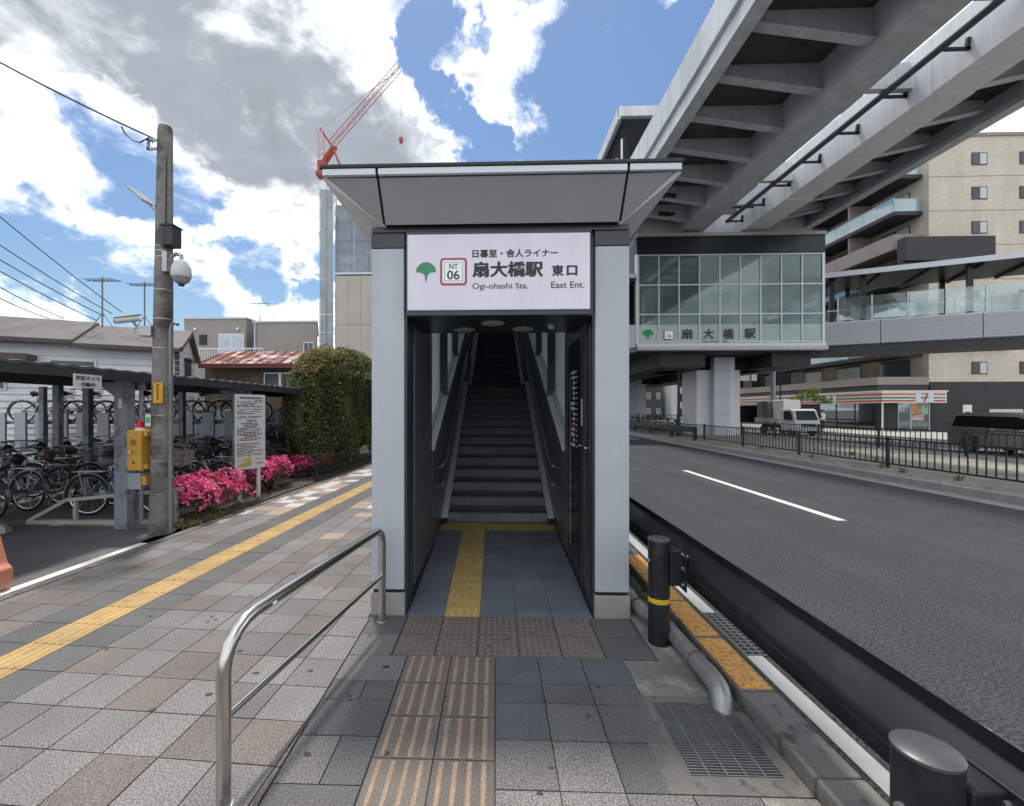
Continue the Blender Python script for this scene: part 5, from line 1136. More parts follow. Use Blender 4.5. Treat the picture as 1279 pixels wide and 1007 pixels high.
# names on the frosted band
YB = BY - .035
ginkgo(stn, 8.71, 6.28, .60, YB, mat('bright_ginkgo_green', (.02, .30, .07), .5)); b2 = badge(stn, 9.6, 10.16, 5.68, 6.24, YB)
text('06', b2, M_ink, (9.74, YB - .008, 5.80), UX, UZ, .28, .20, bold=.01); text('NT', b2, M_ink, (9.78, YB - .008, 6.04), UX, UZ, .2, .09)
for ch, x in (('扇', 10.6), ('大', 11.80), ('橋', 12.92), ('駅', 14.12)): text(ch, stn, M_ink, (x, YB - .004, 5.72), UX, UZ, .60, .58, bold=.016)
text('Ogi-ohashi', stn, M_ink, (11.72, YB - .004, 5.50), UX, UZ, .95, .13); text('Sta.', stn, M_ink, (12.84, YB - .004, 5.52), UX, UZ, .34, .11)
# left link towards the stair
lk = MB().box(1.1, BX0 - .02, 25.6, 28.4, 5.0, 5.25).build('link_floor', M_int, stn)
for k in range(5): MB().box(1.12 + 1.42 * k, 2.5 + 1.42 * k, 25.52, 25.58, 5.25, 6.55).build('link_fascia', mat('ribbed_silver_panel', (.42, .44, .47), .4, .4, .04), stn)
MB().box(1.1, BX0 - .02, 25.4, 28.4, 9.2, 9.45).build('link_roof', M_alu, stn); MB().box(1.1, BX0 - .02, 28.3, 28.4, 5.25, 9.2).build('link_back_wall', M_int, stn)
for k in range(6): MB().box(1.3 + 1.35 * k, 1.38 + 1.35 * k, 25.6, 25.7, 6.55, 9.2).build('link_post', M_grey, stn)
# under the concourse
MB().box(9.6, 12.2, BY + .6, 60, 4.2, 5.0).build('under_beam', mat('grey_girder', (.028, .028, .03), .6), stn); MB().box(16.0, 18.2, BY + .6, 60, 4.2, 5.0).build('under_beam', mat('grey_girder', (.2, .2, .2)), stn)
M_col = mat('pale_column_cladding', (.74, .76, .78), .6, 0, .06, .6); M_col2 = mat('bluish_column_cladding', (.58, .63, .70), .55, 0, .05, .6)
def column(x, y, label):
    c = thing('support_column', label, 'column', (x, y, 0), 0, 'columns under the station')
    MB().box(x - 1.25, x + 1.45, y, y + 2.2, 0, 4.2).build('shaft', M_col, c, bev=.02); MB().box(x - 3.2, x + 3.2, y + .3, y + 3.0, 4.2, 5.02).build('cross_head', mat('dark_cross_head', (.014, .014, .016), .6), c)
    MB().box(x - .42, x + .55, y - .55, y - .01, 0, 4.95).build('pilaster', M_col2, c, bev=.02); MB().box(x + .56, x + .85, y - .5, y - .01, 0, 4.95).build('pilaster_return', M_col, c)
    for z in (1.4, 2.75, 4.1): MB().box(x - .425, x + .555, y - .556, y - .549, z, z + .012).build('joint', M_black, c)
    MB().box(x - 1.3, x + 1.5, y - .6, y + 3.45, -.05, .12).build('plinth', M_conc, c)
column(14.0, 28.4, 'pale clad column standing on the median below the station name'); column(13.4, 44, 'second pale column further back under the concourse'); column(13.2, 58, 'third column at the dark far end of the concourse')
# ---- guideway overhead
gw_ = thing('elevated_guideway', 'grey steel elevated guideway with twin girders crossing overhead', 'guideway', (12.5, 18, 12))
M_st = mat('grey_painted_girder', (.60, .62, .65), .55, .05, .08, .8, streak=.16, skew=(2, 2, .5), col2=(.53, .545, .565), c2scale=1.2, c2lo=.55, c2hi=.75); M_st2 = mat('pale_painted_girder', (.68, .70, .72), .5, .05, .08, .6, streak=.18, skew=(2.5, 2.5, .3), col2=(.60, .61, .625), c2scale=1.5, c2lo=.56, c2hi=.75); M_deck = mat('dark_deck_underside', (.095, .095, .10), .8, 0, .25, .7, col2=(.055, .055, .06), c2scale=.8)
GY0, GY1 = -8, 27.5
for k in range(9):
    y0 = GY0 + 4 * k
    MB().box(6.80, 6.95, y0 + .01, min(y0 + 3.99, GY1), 12.55, 14.35).build('parapet_panel', M_st2, gw_)
    MB().box(18.25, 18.4, y0 + .01, min(y0 + 3.99, GY1), 12.5, 14.35).build('parapet_panel', M_st2, gw_)
MB().box(6.72, 7.18, GY0, GY1, 12.28, 12.54).build('edge_beam', M_st2, gw_); MB().box(6.66, 6.79, GY0, GY1, 12.95, 13.05).build('drip_ledge', M_alu, gw_)
MB().box(18.0, 18.45, GY0, GY1, 12.28, 12.49).build('edge_beam', M_st, gw_)
for x0, x1 in ((6.96, 11.0), (15.0, 18.24)): MB().box(x0, x1, GY0, GY1, 13.12, 13.35).build('deck_slab', M_deck, gw_)
for k, (x0, x1) in enumerate(((10.72, 11.94), (14.1, 15.42))):
    MB().box(x0, x1, GY0, GY1 - 1.2, 11.92, 13.75).build('girder', M_st if k == 0 else mat('skylight_tinted_girder', (.88, .90, .92), .5, 0, .06, .6, streak=.10), gw_, bev=.02)  # second girder's paler colour holds the skylight falling into the gap
    for y in (-2.5, 6.2, 15.2, 22.4): 
        gsp = MB().box(x0 - .015, x1 + .015, y - .45, y + .45, 11.905, 13.2).build('splice_plate', M_st if k == 0 else MATS['skylight_tinted_girder'], gw_)
for k in range(18):
    y = GY0 + .9 + 2.0 * k
    b = MB().prism([(7.18, 13.11), (7.18, 12.72), (10.70, 12.15), (10.70, 13.11)], 'y', y - .014, y + .014).build('bracket', M_st, gw_)
    MB().add([(7.18, y - .17, 12.72), (10.70, y - .17, 12.15), (10.70, y + .17, 12.15), (7.18, y + .17, 12.72), (7.18, y - .17, 12.70), (10.70, y - .17, 12.13), (10.70, y + .17, 12.13), (7.18, y + .17, 12.70)], [(0, 1, 2, 3), (7, 6, 5, 4), (0, 4, 5, 1), (1, 5, 6, 2), (2, 6, 7, 3), (3, 7, 4, 0)]).build('flange', M_st, b)
    bolts = MB()
    for i in range(4):
        for j in range(6): bolts.box(10.1 + .11 * i, 10.14 + .11 * i, y - .03, y + .03, 12.42 + .1 * j, 12.46 + .1 * j)
    tag(bolts.build('rivets', M_st, b), kind='stuff')
    b = MB().prism([(15.43, 13.11), (15.43, 12.15), (18.0, 12.70), (18.0, 13.11)], 'y', y - .014, y + .014).build('bracket', M_st, gw_)
    MB().add([(15.37, y - .17, 12.15), (18.0, y - .17, 12.70), (18.0, y + .17, 12.70), (15.37, y + .17, 12.15), (15.37, y - .17, 12.13), (18.0, y - .17, 12.68), (18.0, y + .17, 12.68), (15.37, y + .17, 12.13)], [(0, 1, 2, 3), (7, 6, 5, 4), (0, 4, 5, 1), (1, 5, 6, 2), (2, 6, 7, 3), (3, 7, 4, 0)]).build('flange', M_st, b)
    if y > 0:
        pb = MB().bar((13.35, y + .7, 12.42), (14.09, y + .7, 12.42), .08, .08).bar((14.0, y + .7, 12.38), (14.06, y + .7, 12.75), .08, .10).build('pipe_bracket', M_fn, gw_)
for y in (9.5, 15.5, 21.5): MB().box(11.95, 14.09, y - .12, y + .12, 12.55, 12.80).build('cross_beam', M_st2, gw_); MB().box(11.95, 14.09, y - .014, y + .014, 12.8, 13.5).build('diaphragm', M_st2, gw_)
M_pp = mat('dark_grey_pipe', (.11, .11, .115), .45, .2, .1)
MB().tube([(13.30, GY0, 12.50), (13.30, 25.8, 12.50)], .11, 14).build('pipe', M_pp, gw_, smooth=True)
for y in (12.2, 24.4): MB().tube([(12.14, y, 12.72), (13.98, y, 12.72)], .10, 12).tube([(12.7, y, 12.72), (12.5, y + 3, 13.2)], .09, 10).build('branch_pipe', M_pp, gw_, smooth=True)
for (x, y) in ((8.3, 22.5), (9.9, 24.8), (16.4, 22.8)): MB().tube([(x - .8, y, 12.55), (x + .9, y + .4, 12.6)], .13, 10).build('drain_pipe_run', M_fn, gw_, smooth=True)
MB().box(7.2, 18, 26.3, 27.4, 11.95, 13.1).build('end_cross_girder', M_st, gw_)
# station roof beyond
sr = thing('platform_roof', 'grey platform roof with deep dark soffit rising beyond the guideway', 'roof', (12.5, 40, 18))
MB().box(7.1, 18.2, 25.4, 62, 18.55, 18.85).build('roof_slab', M_alu, sr); MB().add([(7.4, 25.9, 18.54), (17.9, 25.9, 18.54), (17.9, 62, 18.54), (7.4, 62, 18.54), (8.8, 28.5, 17.0), (16.6, 28.5, 17.0), (16.6, 62, 17.0), (8.8, 62, 17.0)], [(0, 1, 5, 4), (1, 2, 6, 5), (3, 0, 4, 7), (4, 5, 6, 7)]).build('soffit', mat('dark_soffit', (.06, .062, .068), .5), sr)
MB().box(7.0, 7.12, 25.3, 62, 18.2, 18.9).box(7.0, 18.3, 25.28, 25.4, 18.35, 18.9).build('fascia', M_st2, sr)
MB().box(7.4, 7.6, 27.5, 62, 14.4, 17.2).build('platform_screen', M_alu, sr); MB().box(8.8, 16.6, 28.4, 28.5, 13, 17.0).build('end_wall', M_dark, sr)
for y in (29, 35, 41, 47, 53, 59): MB().box(8.6, 8.9, y, y + .3, 11.7, 17.1).build('roof_post', M_alu, sr)
MB().tube([(7.35, 25.9, 14.2), (7.35, 25.9, 17.4)], .06, 8).build('mast', M_white, sr)
# ---- footbridge
fb = thing('footbridge', 'covered footbridge with glass railings and ribbed silver fascia leading off the concourse', 'footbridge', (18.7, 25.95, 0), R(-24.3)); fb['_local'] = 1
M_rib = MATS['ribbed_silver_panel']
LB = 17.0; GL_r = glass('railing_glass', (.80, .87, .85), .88, .12)
def FB(name, m, *b, **k): 
    mb = MB()
    for q in b: mb.box(*q)
    return mb.build(name, m, fb, local=True, **k)
FB('deck', mat('dark_deck', (.05, .05, .055), .7), (0, LB, .1, 3.1, 4.95, 5.30))
xs = [0, 2.6, 6.6, 10.6, 14.6, LB]
for a, b in zip(xs, xs[1:]):
    p = FB('fascia_panel', M_rib, (a + .02, b - .02, .0, .09, 5.36, 6.60))
    g = MB()
    for k in range(11): g.box(a + .02, b - .02, -.05, .0, 5.40 + .11 * k, 5.455 + .11 * k)
    tag(g.build('ribs', M_rib, p, local=True), kind='stuff')
    FB('fascia_panel', M_rib, (a + .02, b - .02, 3.11, 3.2, 5.36, 6.60))
FB('coping', M_alu, (0, LB, -.03, .11, 6.60, 6.66), (0, LB, 3.09, 3.22, 6.60, 6.66))
for y in (.05, 3.15):
    for k in range(11):
        x = .75 + 1.5 * k
        if x + 1.3 < LB: FB('glass_pane', GL_r, (x + .06, x + 1.42, y - .006, y + .006, 6.74, 8.02))
        FB('baluster', M_mull, (x - .03, x + .03, y - .03, y + .03, 6.66, 8.05))
    FB('handrail', M_steel, (.3, LB, y + .05, y + .09, 7.30, 7.34))
for x in (.5, 1.9, 6.2, 10.5, 14.8):
    for y in (.12, 3.0): FB('roof_post', M_navy, (x - .11, x + .11, y, y + .2, 6.66, 9.12))
rfb = FB('roof', M_navy, (-.2, LB, -.35, 3.6, 9.12, 9.34)); FB('roof_edge', M_alu, (-.2, LB, -.42, -.34, 9.12, 9.40))
for k in range(9): FB('purlin', M_fn, (.5 + 2 * k, .62 + 2 * k, -.3, 3.5, 9.0, 9.12))
MB().tube([(-.3, -.3, 9.3), (-.1, -.3, 9.3)], .14, 12).build('drain_cap', M_white, fb, local=True)
for x in (12.5,): FB('pier', M_col, (x - .5, x + .5, .9, 2.3, -.1, 4.95))
# ---- apartment block
ap = thing('apartment_block', 'beige apartment block with glass balconies above the corner shop', 'building', (40, 45, 0))
M_tan = mat('beige_tile_wall', (.60, .54, .455), .75, 0, .06, .6, speck=.10, sscale=9, streak=.08, skew=(1.2, 1.2, .12)); M_cb = mat('concrete_balcony', (.30, .265, .24), .8, 0, .1, .8); M_dk = mat('dark_brown_tile', (.034, .031, .035), .6, 0, .12, .8)
AX, AY = 36.0, 36.7
MB().box(AX, 62, AY, 80, 3.95, 23.6).build('wall', M_tan, ap); MB().box(AX - .1, 62.1, AY - .1, 80, 23.6, 23.85).build('coping', M_cb, ap)
MB().box(AX + .1, 62, AY - .02, 80, -.1, 3.93).build('base_wall', M_dk, ap)
for z in (6.6, 9.4, 12.15, 14.9, 17.65, 20.4): MB().box(AX, 62, AY - .012, AY + .01, z, z + .05).build('string_course', M_cb, ap)
M_wf = mat('bronze_frame', (.07, .065, .06), .4, .3); M_wg = mat('window_glass_dark', (.06, .075, .08), .06, 0, .25, .4); M_cur = mat('curtain_white', (.55, .57, .58), .5)
def apw(x0, x1, z0, z1):
    f = MB().box(x0, x1, AY - .05, AY - .002, z0, z1).build('window', M_wf, ap)
    xm = (x0 + x1) / 2
    for i, (a, b) in enumerate(((x0 + .07, xm - .03), (xm + .03, x1 - .07))): MB().box(a, b, AY - .06, AY - .05, z0 + .07, z1 - .07).build('pane', M_wg if i == 0 else M_cur, f)
for z in (4.55, 7.55, 10.3, 13.05, 15.8, 18.55, 21.3):
    apw(39.3, 40.5, z, z + 1.0); apw(43.0, 43.9, z, z + 1.0); apw(48, 49.2, z, z + 1.0)
GL_bal = glass('balcony_glass', (.60, .78, .80), .7, .5)
for k, z in enumerate((6.35, 9.35, 12.3, 15.1, 17.9, 20.9)):
    conc = k in (3,)
    MB().box(AX - 2.3, AX - .01, AY + .5, 78, z - .30, z).build('balcony_slab', M_dk if not conc else M_cb, ap)
    if conc: MB().box(AX - 2.3, AX - 2.12, AY + .5, 78, z, z + .95).build('parapet', M_cb, ap); MB().box(AX - 2.1, AX - .02, AY + .5, AY + .66, z, z + .95).build('parapet', M_cb, ap)
    else:
        for i in range(26): MB().box(AX - 2.28, AX - 2.24, AY + .55 + 1.55 * i, AY + 2.07 + 1.55 * i, z + .02, z + 1.05).build('glass_panel', GL_bal, ap)
        MB().box(AX - 2.24, AX - .1, AY + .52, AY + .56, z + .02, z + 1.05).build('glass_panel', GL_bal, ap); MB().box(AX - 2.31, AX - 2.22, AY + .5, 78, z + 1.06, z + 1.11).build('top_rail', M_alu, ap)
    for i in range(8):
        y0 = AY + 1.6 + 5 * i
        if k == 0: MB().box(AX - .06, AX - .01, y0, y0 + 2.8, 4.4, 5.95).build('window', M_wg, ap)
        f = MB().box(AX - .05, AX - .004, y0, y0 + 2.6, z + .05, z + 2.1).build('window', M_wf, ap)
        for q in (0, 1.28): MB().box(AX - .06, AX - .05, y0 + .07 + q, y0 + 1.22 + q, z + .12, z + 2.03).build('pane', M_wg if q else M_cur, f)
        MB().box(AX - 2.1, AX - .01, y0 + 3.7, y0 + 3.85, z, z + 2.6).build('partition', M_cb, ap)
MB().box(AX - 2.6, AX + 4.2, AY - .9, AY - .15, 13.45, 15.3).build('dark_box', M_dk, ap)
MB().box(AX - 2.6, AX - .02, AY - .6, 70, 12.9, 13.4).build('canopy_slab', M_dk, ap); MB().box(AX - 2.4, AX + 6, AY - .5, AY - .03, 6.7, 7.35).build('dark_box', M_dk, ap)
MB().box(AX - 4.0, AX - .02, AY, 78, 3.2, 3.7).build('podium_band', M_dk, ap); MB().box(AX - 4.05, AX - .02, AY - .05, 78, 3.72, 4.35).build('podium_parapet', M_cb, ap)
c = thing('wall_poster', 'white poster on the dark wall behind the brown van', 'poster', (40, AY, 1.6)); MB().box(38.6, 39.3, AY - .05, AY - .03, 1.25, 2.1).build('sheet', M_white, c); MB().box(38.75, 39.15, AY - .055, AY - .05, 1.35, 1.55).build('print', M_ink, c)
MB().box(40.6, 43.2, AY - .08, AY - .03, 1.2, 1.75).build('wall_vent', M_mull, ap)
# ---- corner shop
cs = thing('corner_shop', 'convenience shop with a white awning striped orange green and red', 'shop', (33, 40, 0))
SX0, SY0 = 32.0, 36.1
M_wh2 = mat('awning_white', (.74, .74, .74), .4); M_so = mat('stripe_orange', (.62, .16, .02), .4); M_sg = mat('stripe_green', (.02, .16, .08), .4); M_sr = mat('stripe_red', (.55, .03, .025), .4)
MB().box(SX0 + .6, 36.3, SY0 + .7, 58, 2.3, 3.2).build('upper_wall', M_dk, cs)
aw = MB().box(SX0 - .5, SX0 + .59, SY0 - .4, 58, 2.25, 3.12).box(SX0 + .59, 36.4, SY0 - .4, SY0 + .69, 2.25, 3.12).build('awning', M_wh2, cs)
for m, z0, z1 in ((M_so, 2.84, 2.98), (M_sg, 2.58, 2.70), (M_sr, 2.34, 2.46)):
    MB().box(SX0 - .512, SX0 - .50, SY0 - .41, 58, z0, z1).box(SX0 - .51, 36.3, SY0 - .412, SY0 - .40, z0, z1).build('stripe', m, aw)
MB().box(SX0 - .55, 36.5, SY0 - .45, 58.1, 3.12, 3.22).build('awning_lid', M_wh2, aw)
def seven(org, ux, s):        # panel with a big numeral
    o = Vector(org); u = Vector(ux); n = u.cross(Vector((0, 0, 1)))
    def slab(poly, e, m, name):
        q = [o + u * (a * s) + Vector((0, 0, b * s)) + n * e for a, b in poly]; q2 = [p - n * .008 for p in q]; k = len(q)
        MB().add(q + q2, [tuple(range(k)), tuple(range(2 * k - 1, k - 1, -1))] + [(i, (i + 1) % k, k + (i + 1) % k, k + i) for i in range(k)]).build(name, m, aw)
    slab([(-.75, -.45), (.75, -.45), (.75, .45), (-.75, .45)], .018, mat('logo_panel', (.62, .66, .72), .4), 'logo_panel')
    slab([(-.26, .36), (.30, .36), (.30, .24), (-.26, .24)], .026, M_so, 'numeral'); slab([(.30, .30), (.30, .24), (.05, -.40), (-.10, -.40), (.12, .24)], .027, M_sr, 'numeral')
    slab([(-.30, .02), (.34, .02), (.34, -.09), (-.30, -.09)], .030, M_sg, 'word_band')
seven((34.7, SY0 - .412, 2.68), (1, 0, 0), .92); seven((SX0 - .512, 41.0, 2.68), (0, -1, 0), .92)
text('ELEVEN', aw, M_wh2, (34.44, SY0 - .445, 2.615), (1, 0, 0), UZ, .54, .07)
GL_s = glass('shop_glass', (.62, .68, .68), .85)
for (y0, y1) in ((37.6, 39.6), (39.7, 41.7), (41.8, 43.8), (46.4, 48.2), (48.3, 50.2), (50.3, 52.4)):
    w_ = MB().box(SX0 + .55, SX0 + .57, y0, y1, .15, 2.25).build('shop_window', GL_s, cs); MB().box(SX0 + .52, SX0 + .6, y1, y1 + .1, 0, 2.28).build('window_post', M_wf, w_)
    MB().box(SX0 + .7, SX0 + .74, y0 + .2, y0 + .9, .4, 1.1).build('poster', mat('poster_' + str(int(y0)), random.choice([(.6, .5, .42), (.5, .25, .2), (.3, .45, .35), (.62, .6, .55)])), w_)
MB().box(SX0 + .5, SX0 + .7, 43.9, 46.3, 0, 2.28).build('wall_pier', M_dk, cs); MB().box(SX0 + .5, SX0 + .75, SY0 + .6, 37.5, 0, 2.28).build('wall_pier', M_dk, cs)
MB().box(SX0 + .72, 33.6, SY0 + .6, SY0 + .8, 0, 2.28).build('wall_pier', M_dk, cs); MB().tube([(SX0 - .3, SY0 - .2, 0), (SX0 - .3, SY0 - .2, 2.25)], .06, 10).build('corner_post', M_white, cs)
w_ = MB().box(33.65, 36.0, SY0 + .62, SY0 + .64, .1, 2.25).build('shop_window', GL_s, cs); [MB().box(a_, a_ + .09, SY0 + .6, SY0 + .68, 0, 2.28).build('window_post', M_mull, w_) for a_ in (33.56, 34.55, 36.01)]
MB().box(34.66, 35.3, SY0 + .59, SY0 + .615, 1.35, 2.15).build('poster', mat('orange_food_poster', (.62, .30, .12), .5, 0, .4, 5, col2=(.6, .5, .2), c2scale=4), w_); MB().box(35.34, 35.95, SY0 + .59, SY0 + .615, 1.3, 2.15).build('poster', mat('green_white_poster', (.30, .50, .34), .5, 0, .3, 5, col2=(.7, .7, .66), c2scale=3), w_); MB().box(34.66, 35.6, SY0 + .59, SY0 + .615, .85, 1.3).build('poster', mat('pink_white_poster', (.62, .5, .5), .5, 0, .2, 5, col2=(.55, .2, .2), c2scale=4), w_)
MB().box(SX0 + .75, 36.3, SY0 + .85, 57.8, 0, .1).box(36.1, 36.3, SY0 + .85, 57.8, 0.1, 2.3).build('shop_interior', mat('shop_interior', (.42, .40, .37), .6), cs)
rs = random.Random(4)
for k in range(16):
    y = 37.8 + .95 * k; s_ = MB().box(33.4, 33.9, y, y + .8, .1, 1.5).build('shelf', M_wf, cs)
    for q in range(3):
        for t in range(4): MB().box(33.36, 33.6, y + .05 + .18 * t, y + .2 + .18 * t, .3 + .42 * q, .6 + .42 * q).build('goods', mat('goods_%d' % rs.randint(0, 5), [(.5, .1, .08), (.55, .4, .1), (.12, .3, .5), (.6, .6, .55), (.15, .4, .2), (.5, .3, .3)][rs.randint(0, 5)]), s_)
MB().box(35.0, 35.8, SY0 + 1.0, SY0 + 1.4, .1, 1.0).build('counter', M_wf, cs)
c = thing('orange_shop', 'small shopfront with an orange sign beside the pale column', 'shop', (33, 62, 0))
MB().box(32.4, 36.3, 58.2, 70, 0, 3.2).build('wall', M_dk, c); MB().box(32.2, 32.4, 58.6, 66, 2.2, 3.0).build('sign', mat('orange_sign', (.45, .20, .07), .5), c); MB().box(32.35, 32.39, 59, 62, .1, 2.1).build('shop_window', M_wg, c); MB().box(32.35, 32.39, 62.3, 65.5, .1, 2.1).build('shop_window', mat('green_white_poster', (.3, .5, .34)), c)

for o_, dx_ in ((ap, -1.15), (cs, -1.15)): o_.location.x += dx_
for o_ in bpy.data.objects:
    if o_.name.split('.')[0] in ('wall_poster', 'orange_shop') and o_.parent is None: o_.location.x -= 1.15
# ================================================================ vehicles, street furniture, far things
M_vp = mat('bronze_van_paint', (.115, .108, .090), .2, .5, .03); M_vg = mat('black_tinted_glass', (.008, .009, .010), .05); M_hub = mat('wheel_hub', (.25, .25, .26), .35, .8)
def wheel(root, x, y, z, r, wd=.2):
    w_ = MB().lathe([(r * .62, -wd / 2), (r * .95, -wd / 2), (r, -wd * .35), (r, wd * .35), (r * .95, wd / 2), (r * .62, wd / 2)], (x, y, z), 24, 'x').build('wheel', M_tyre, root, smooth=True)
    h = MB().lathe([(r * .6, -wd * .45), (r * .55, -wd * .52), (r * .1, -wd * .45)], (x, y, z), 18, 'x').build('rim', M_hub, w_, smooth=True)
    for k in range(5): a = 6.283 * k / 5; MB().bar((x - wd * .52, y + r * .1 * math.cos(a), z + r * .1 * math.sin(a)), (x - wd * .52, y + r * .58 * math.cos(a), z + r * .58 * math.sin(a)), .03, .05, (1, 0, 0)).build('spoke', M_hub, w_)
ZR = -.12
vn = thing('minivan', 'bronze brown minivan with dark tinted windows behind the fences', 'van', (22.1, 18.2, ZR))
# side profile along y (rear at 20.55, nose at 15.9), heading towards -y
def vz(z): return ZR + z
yr = 20.55
prof_b = [(0, .32), (.02, .75), (0, 1.0), (-.05, 1.35), (-.12, 1.58), (-.30, 1.68), (-1.2, 1.715), (-2.1, 1.71), (-2.75, 1.62), (-3.35, 1.30), (-3.75, 1.06), (-4.35, .92), (-4.55, .75), (-4.6, .45), (-4.55, .28), (-4.2, .24), (-.3, .24)]
def van_shell():
    secs = []; W = 1.72; x0 = 21.25
    m = MB(); n = len(prof_b)
    for j, (dx_, k) in enumerate(((0, 0), (.05, 1), (W - .05, 1), (W, 0))):
        for (y, z) in prof_b:
            tumble = max(0, (z - .95)) * .20
            xx = x0 + (dx_ + tumble if dx_ < W / 2 else dx_ - tumble); sc = 1 if k else .985
            m.v.append((xx, yr - 2.3 + (y + 2.3) * sc, vz(.24 + (z - .24) * (1 if k else .985))))
    for j in range(3):
        for i in range(n): a = j * n + i; b = j * n + (i + 1) % n; m.f.append((a, b, b + n, a + n)); m.mi.append(0)
    m.f += [tuple(range(n)), tuple(range(3 * n, 4 * n))]; m.mi += [0, 0]
    return m
body = van_shell().build('body', M_vp, vn, smooth=True)
def side_quad(ys_z, name, m, parent, e=.012):
    q = []
    for y, z in ys_z: q.append((21.25 + max(0, z - .95) * .20 - e, yr + y, vz(z)))
    k = len(q); MB().add(q + [(x + .02, y, z) for x, y, z in q], [tuple(range(k)), tuple(range(2 * k - 1, k - 1, -1))] + [(i, (i + 1) % k, k + (i + 1) % k, k + i) for i in range(k)]).build(name, m, parent)
side_quad([(-.20, 1.10), (-1.55, 1.08), (-1.55, 1.55), (-.30, 1.56)], 'side_window', M_vg, vn); side_quad([(-1.56, 1.08), (-2.58, 1.05), (-2.58, 1.53), (-1.56, 1.55)], 'side_window', M_vg, vn); side_quad([(-2.59, 1.05), (-3.45, 1.02), (-2.95, 1.40), (-2.59, 1.53)], 'side_window', M_vg, vn)
MB().add([(21.42, yr - 2.83, vz(1.63)), (22.8, yr - 2.83, vz(1.63)), (22.86, yr - 3.68, vz(1.12)), (21.36, yr - 3.68, vz(1.12)), (21.42, yr - 2.80, vz(1.60)), (22.8, yr - 2.80, vz(1.60)), (22.86, yr - 3.65, vz(1.09)), (21.36, yr - 3.65, vz(1.09))], [(0, 1, 2, 3), (7, 6, 5, 4), (0, 4, 5, 1), (1, 5, 6, 2), (2, 6, 7, 3), (3, 7, 4, 0)]).build('windscreen', mat('windscreen_glass', (.03, .045, .05), .04), vn)
side_quad([(-.2, .96), (-3.6, .93), (-3.6, .955), (-.2, .99)], 'belt_trim', M_black, vn)
for y in (-.95, -3.7):
    for x in (21.28, 22.92): wheel(vn, x, yr + y, vz(.32), .32)
    side_quad([(y + .40 * math.cos(a), .34 + .40 * math.sin(a)) for a in [R(t) for t in range(0, 181, 20)]], 'wheel_arch', M_black, vn, .004)
MB().lathe([(.02, -.10), (.085, -.07), (.095, .02), (.05, .08)], (21.12, yr - 3.25, vz(1.12)), 12, 'x').build('mirror', mat('mirror_shell', (.4, .38, .33), .25, .4), vn, smooth=True)
for y in (-1.75, -2.75): side_quad([(y, .99), (y - .2, .99), (y - .2, 1.02), (y, 1.02)], 'door_handle', M_rim, vn, .03)
for y in (-1.57, -2.58): side_quad([(y, .4), (y - .012, .4), (y - .012, 1.06), (y, 1.06)], 'door_seam', M_black, vn, .003)
MB().box(21.30, 21.44, yr - .06, yr - .005, vz(.95), vz(1.25)).build('tail_light', mat('dark_red_lens', (.12, .01, .01), .2), vn); MB().box(21.4, 22.8, yr - 4.62, yr - 4.56, vz(.5), vz(.75)).build('grille', M_black, vn)
# ---- flatbed truck
tk_ = thing('light_truck', 'white cab light truck carrying a grey load and a white box', 'truck', (22, 33, ZR))
M_cab = mat('cab_white', (.70, .71, .70), .3)
cabp = [(31.2, .35), (31.12, .80), (31.18, 1.05), (31.50, 1.80), (31.75, 1.88), (32.75, 1.88), (32.8, .35)]
MB().prism([(y, z + ZR) for y, z in cabp], 'x', 21.2, 22.85).build('cab', M_cab, tk_, bev=.05)
MB().add([(21.32, 31.19, ZR + 1.10), (22.73, 31.19, ZR + 1.10), (22.66, 31.47, ZR + 1.74), (21.39, 31.47, ZR + 1.74), (21.32, 31.16, ZR + 1.10), (22.73, 31.16, ZR + 1.10), (22.66, 31.44, ZR + 1.74), (21.39, 31.44, ZR + 1.74)], [(0, 3, 2, 1), (4, 5, 6, 7), (0, 1, 5, 4), (1, 2, 6, 5), (2, 3, 7, 6), (3, 0, 4, 7)]).build('windscreen', mat('windscreen_glass', (.03, .045, .05)), tk_)
MB().prism([(31.42, ZR + 1.12), (32.4, ZR + 1.12), (32.4, ZR + 1.72), (31.68, ZR + 1.72)], 'x', 21.185, 21.198).build('side_window', M_vg, tk_)
MB().box(21.35, 22.7, 31.09, 31.13, ZR + .62, ZR + .86).build('grille', mat('dark_grille', (.05, .05, .05)), tk_); MB().box(21.2, 22.85, 31.05, 31.15, ZR + .36, ZR + .55).build('bumper', mat('grey_bumper', (.45, .45, .45)), tk_)
for x in (21.24, 22.5): MB().box(x, x + .28, 31.08, 31.13, ZR + .66, ZR + .84).build('headlight', M_mull, tk_)
for x in (21.0, 22.95): MB().box(x - .06, x + .08, 31.3, 31.36, ZR + 1.25, ZR + 1.55).build('mirror', M_black, tk_)
MB().bar((21.0, 31.33, ZR + 1.5), (21.25, 31.4, ZR + 1.6), .03, .03).build('mirror_arm', M_black, tk_)
MB().box(21.1, 22.95, 32.9, 35.8, ZR + .75, ZR + .85).build('bed', M_mull, tk_); MB().box(21.1, 21.14, 32.9, 35.8, ZR + .86, ZR + 1.2).build('side_board', mat('pale_board', (.5, .5, .48)), tk_); MB().box(22.91, 22.95, 32.9, 35.8, ZR + .86, ZR + 1.2).build('side_board', mat('pale_board', (.5, .5, .48)), tk_)
MB().box(21.2, 22.8, 34.3, 35.7, ZR + .86, ZR + 2.5).build('tarpaulin_load', mat('grey_tarpaulin', (.20, .21, .20), .7, 0, .2, 2, bump=1, bscale=6), tk_, bev=.08); MB().box(21.5, 22.75, 32.95, 34.2, ZR + .86, ZR + 2.55).build('white_box', M_cab, tk_, bev=.06)
MB().box(21.7, 22.4, 32.9, 35.8, ZR + .45, ZR + .75).build('chassis', M_black, tk_)
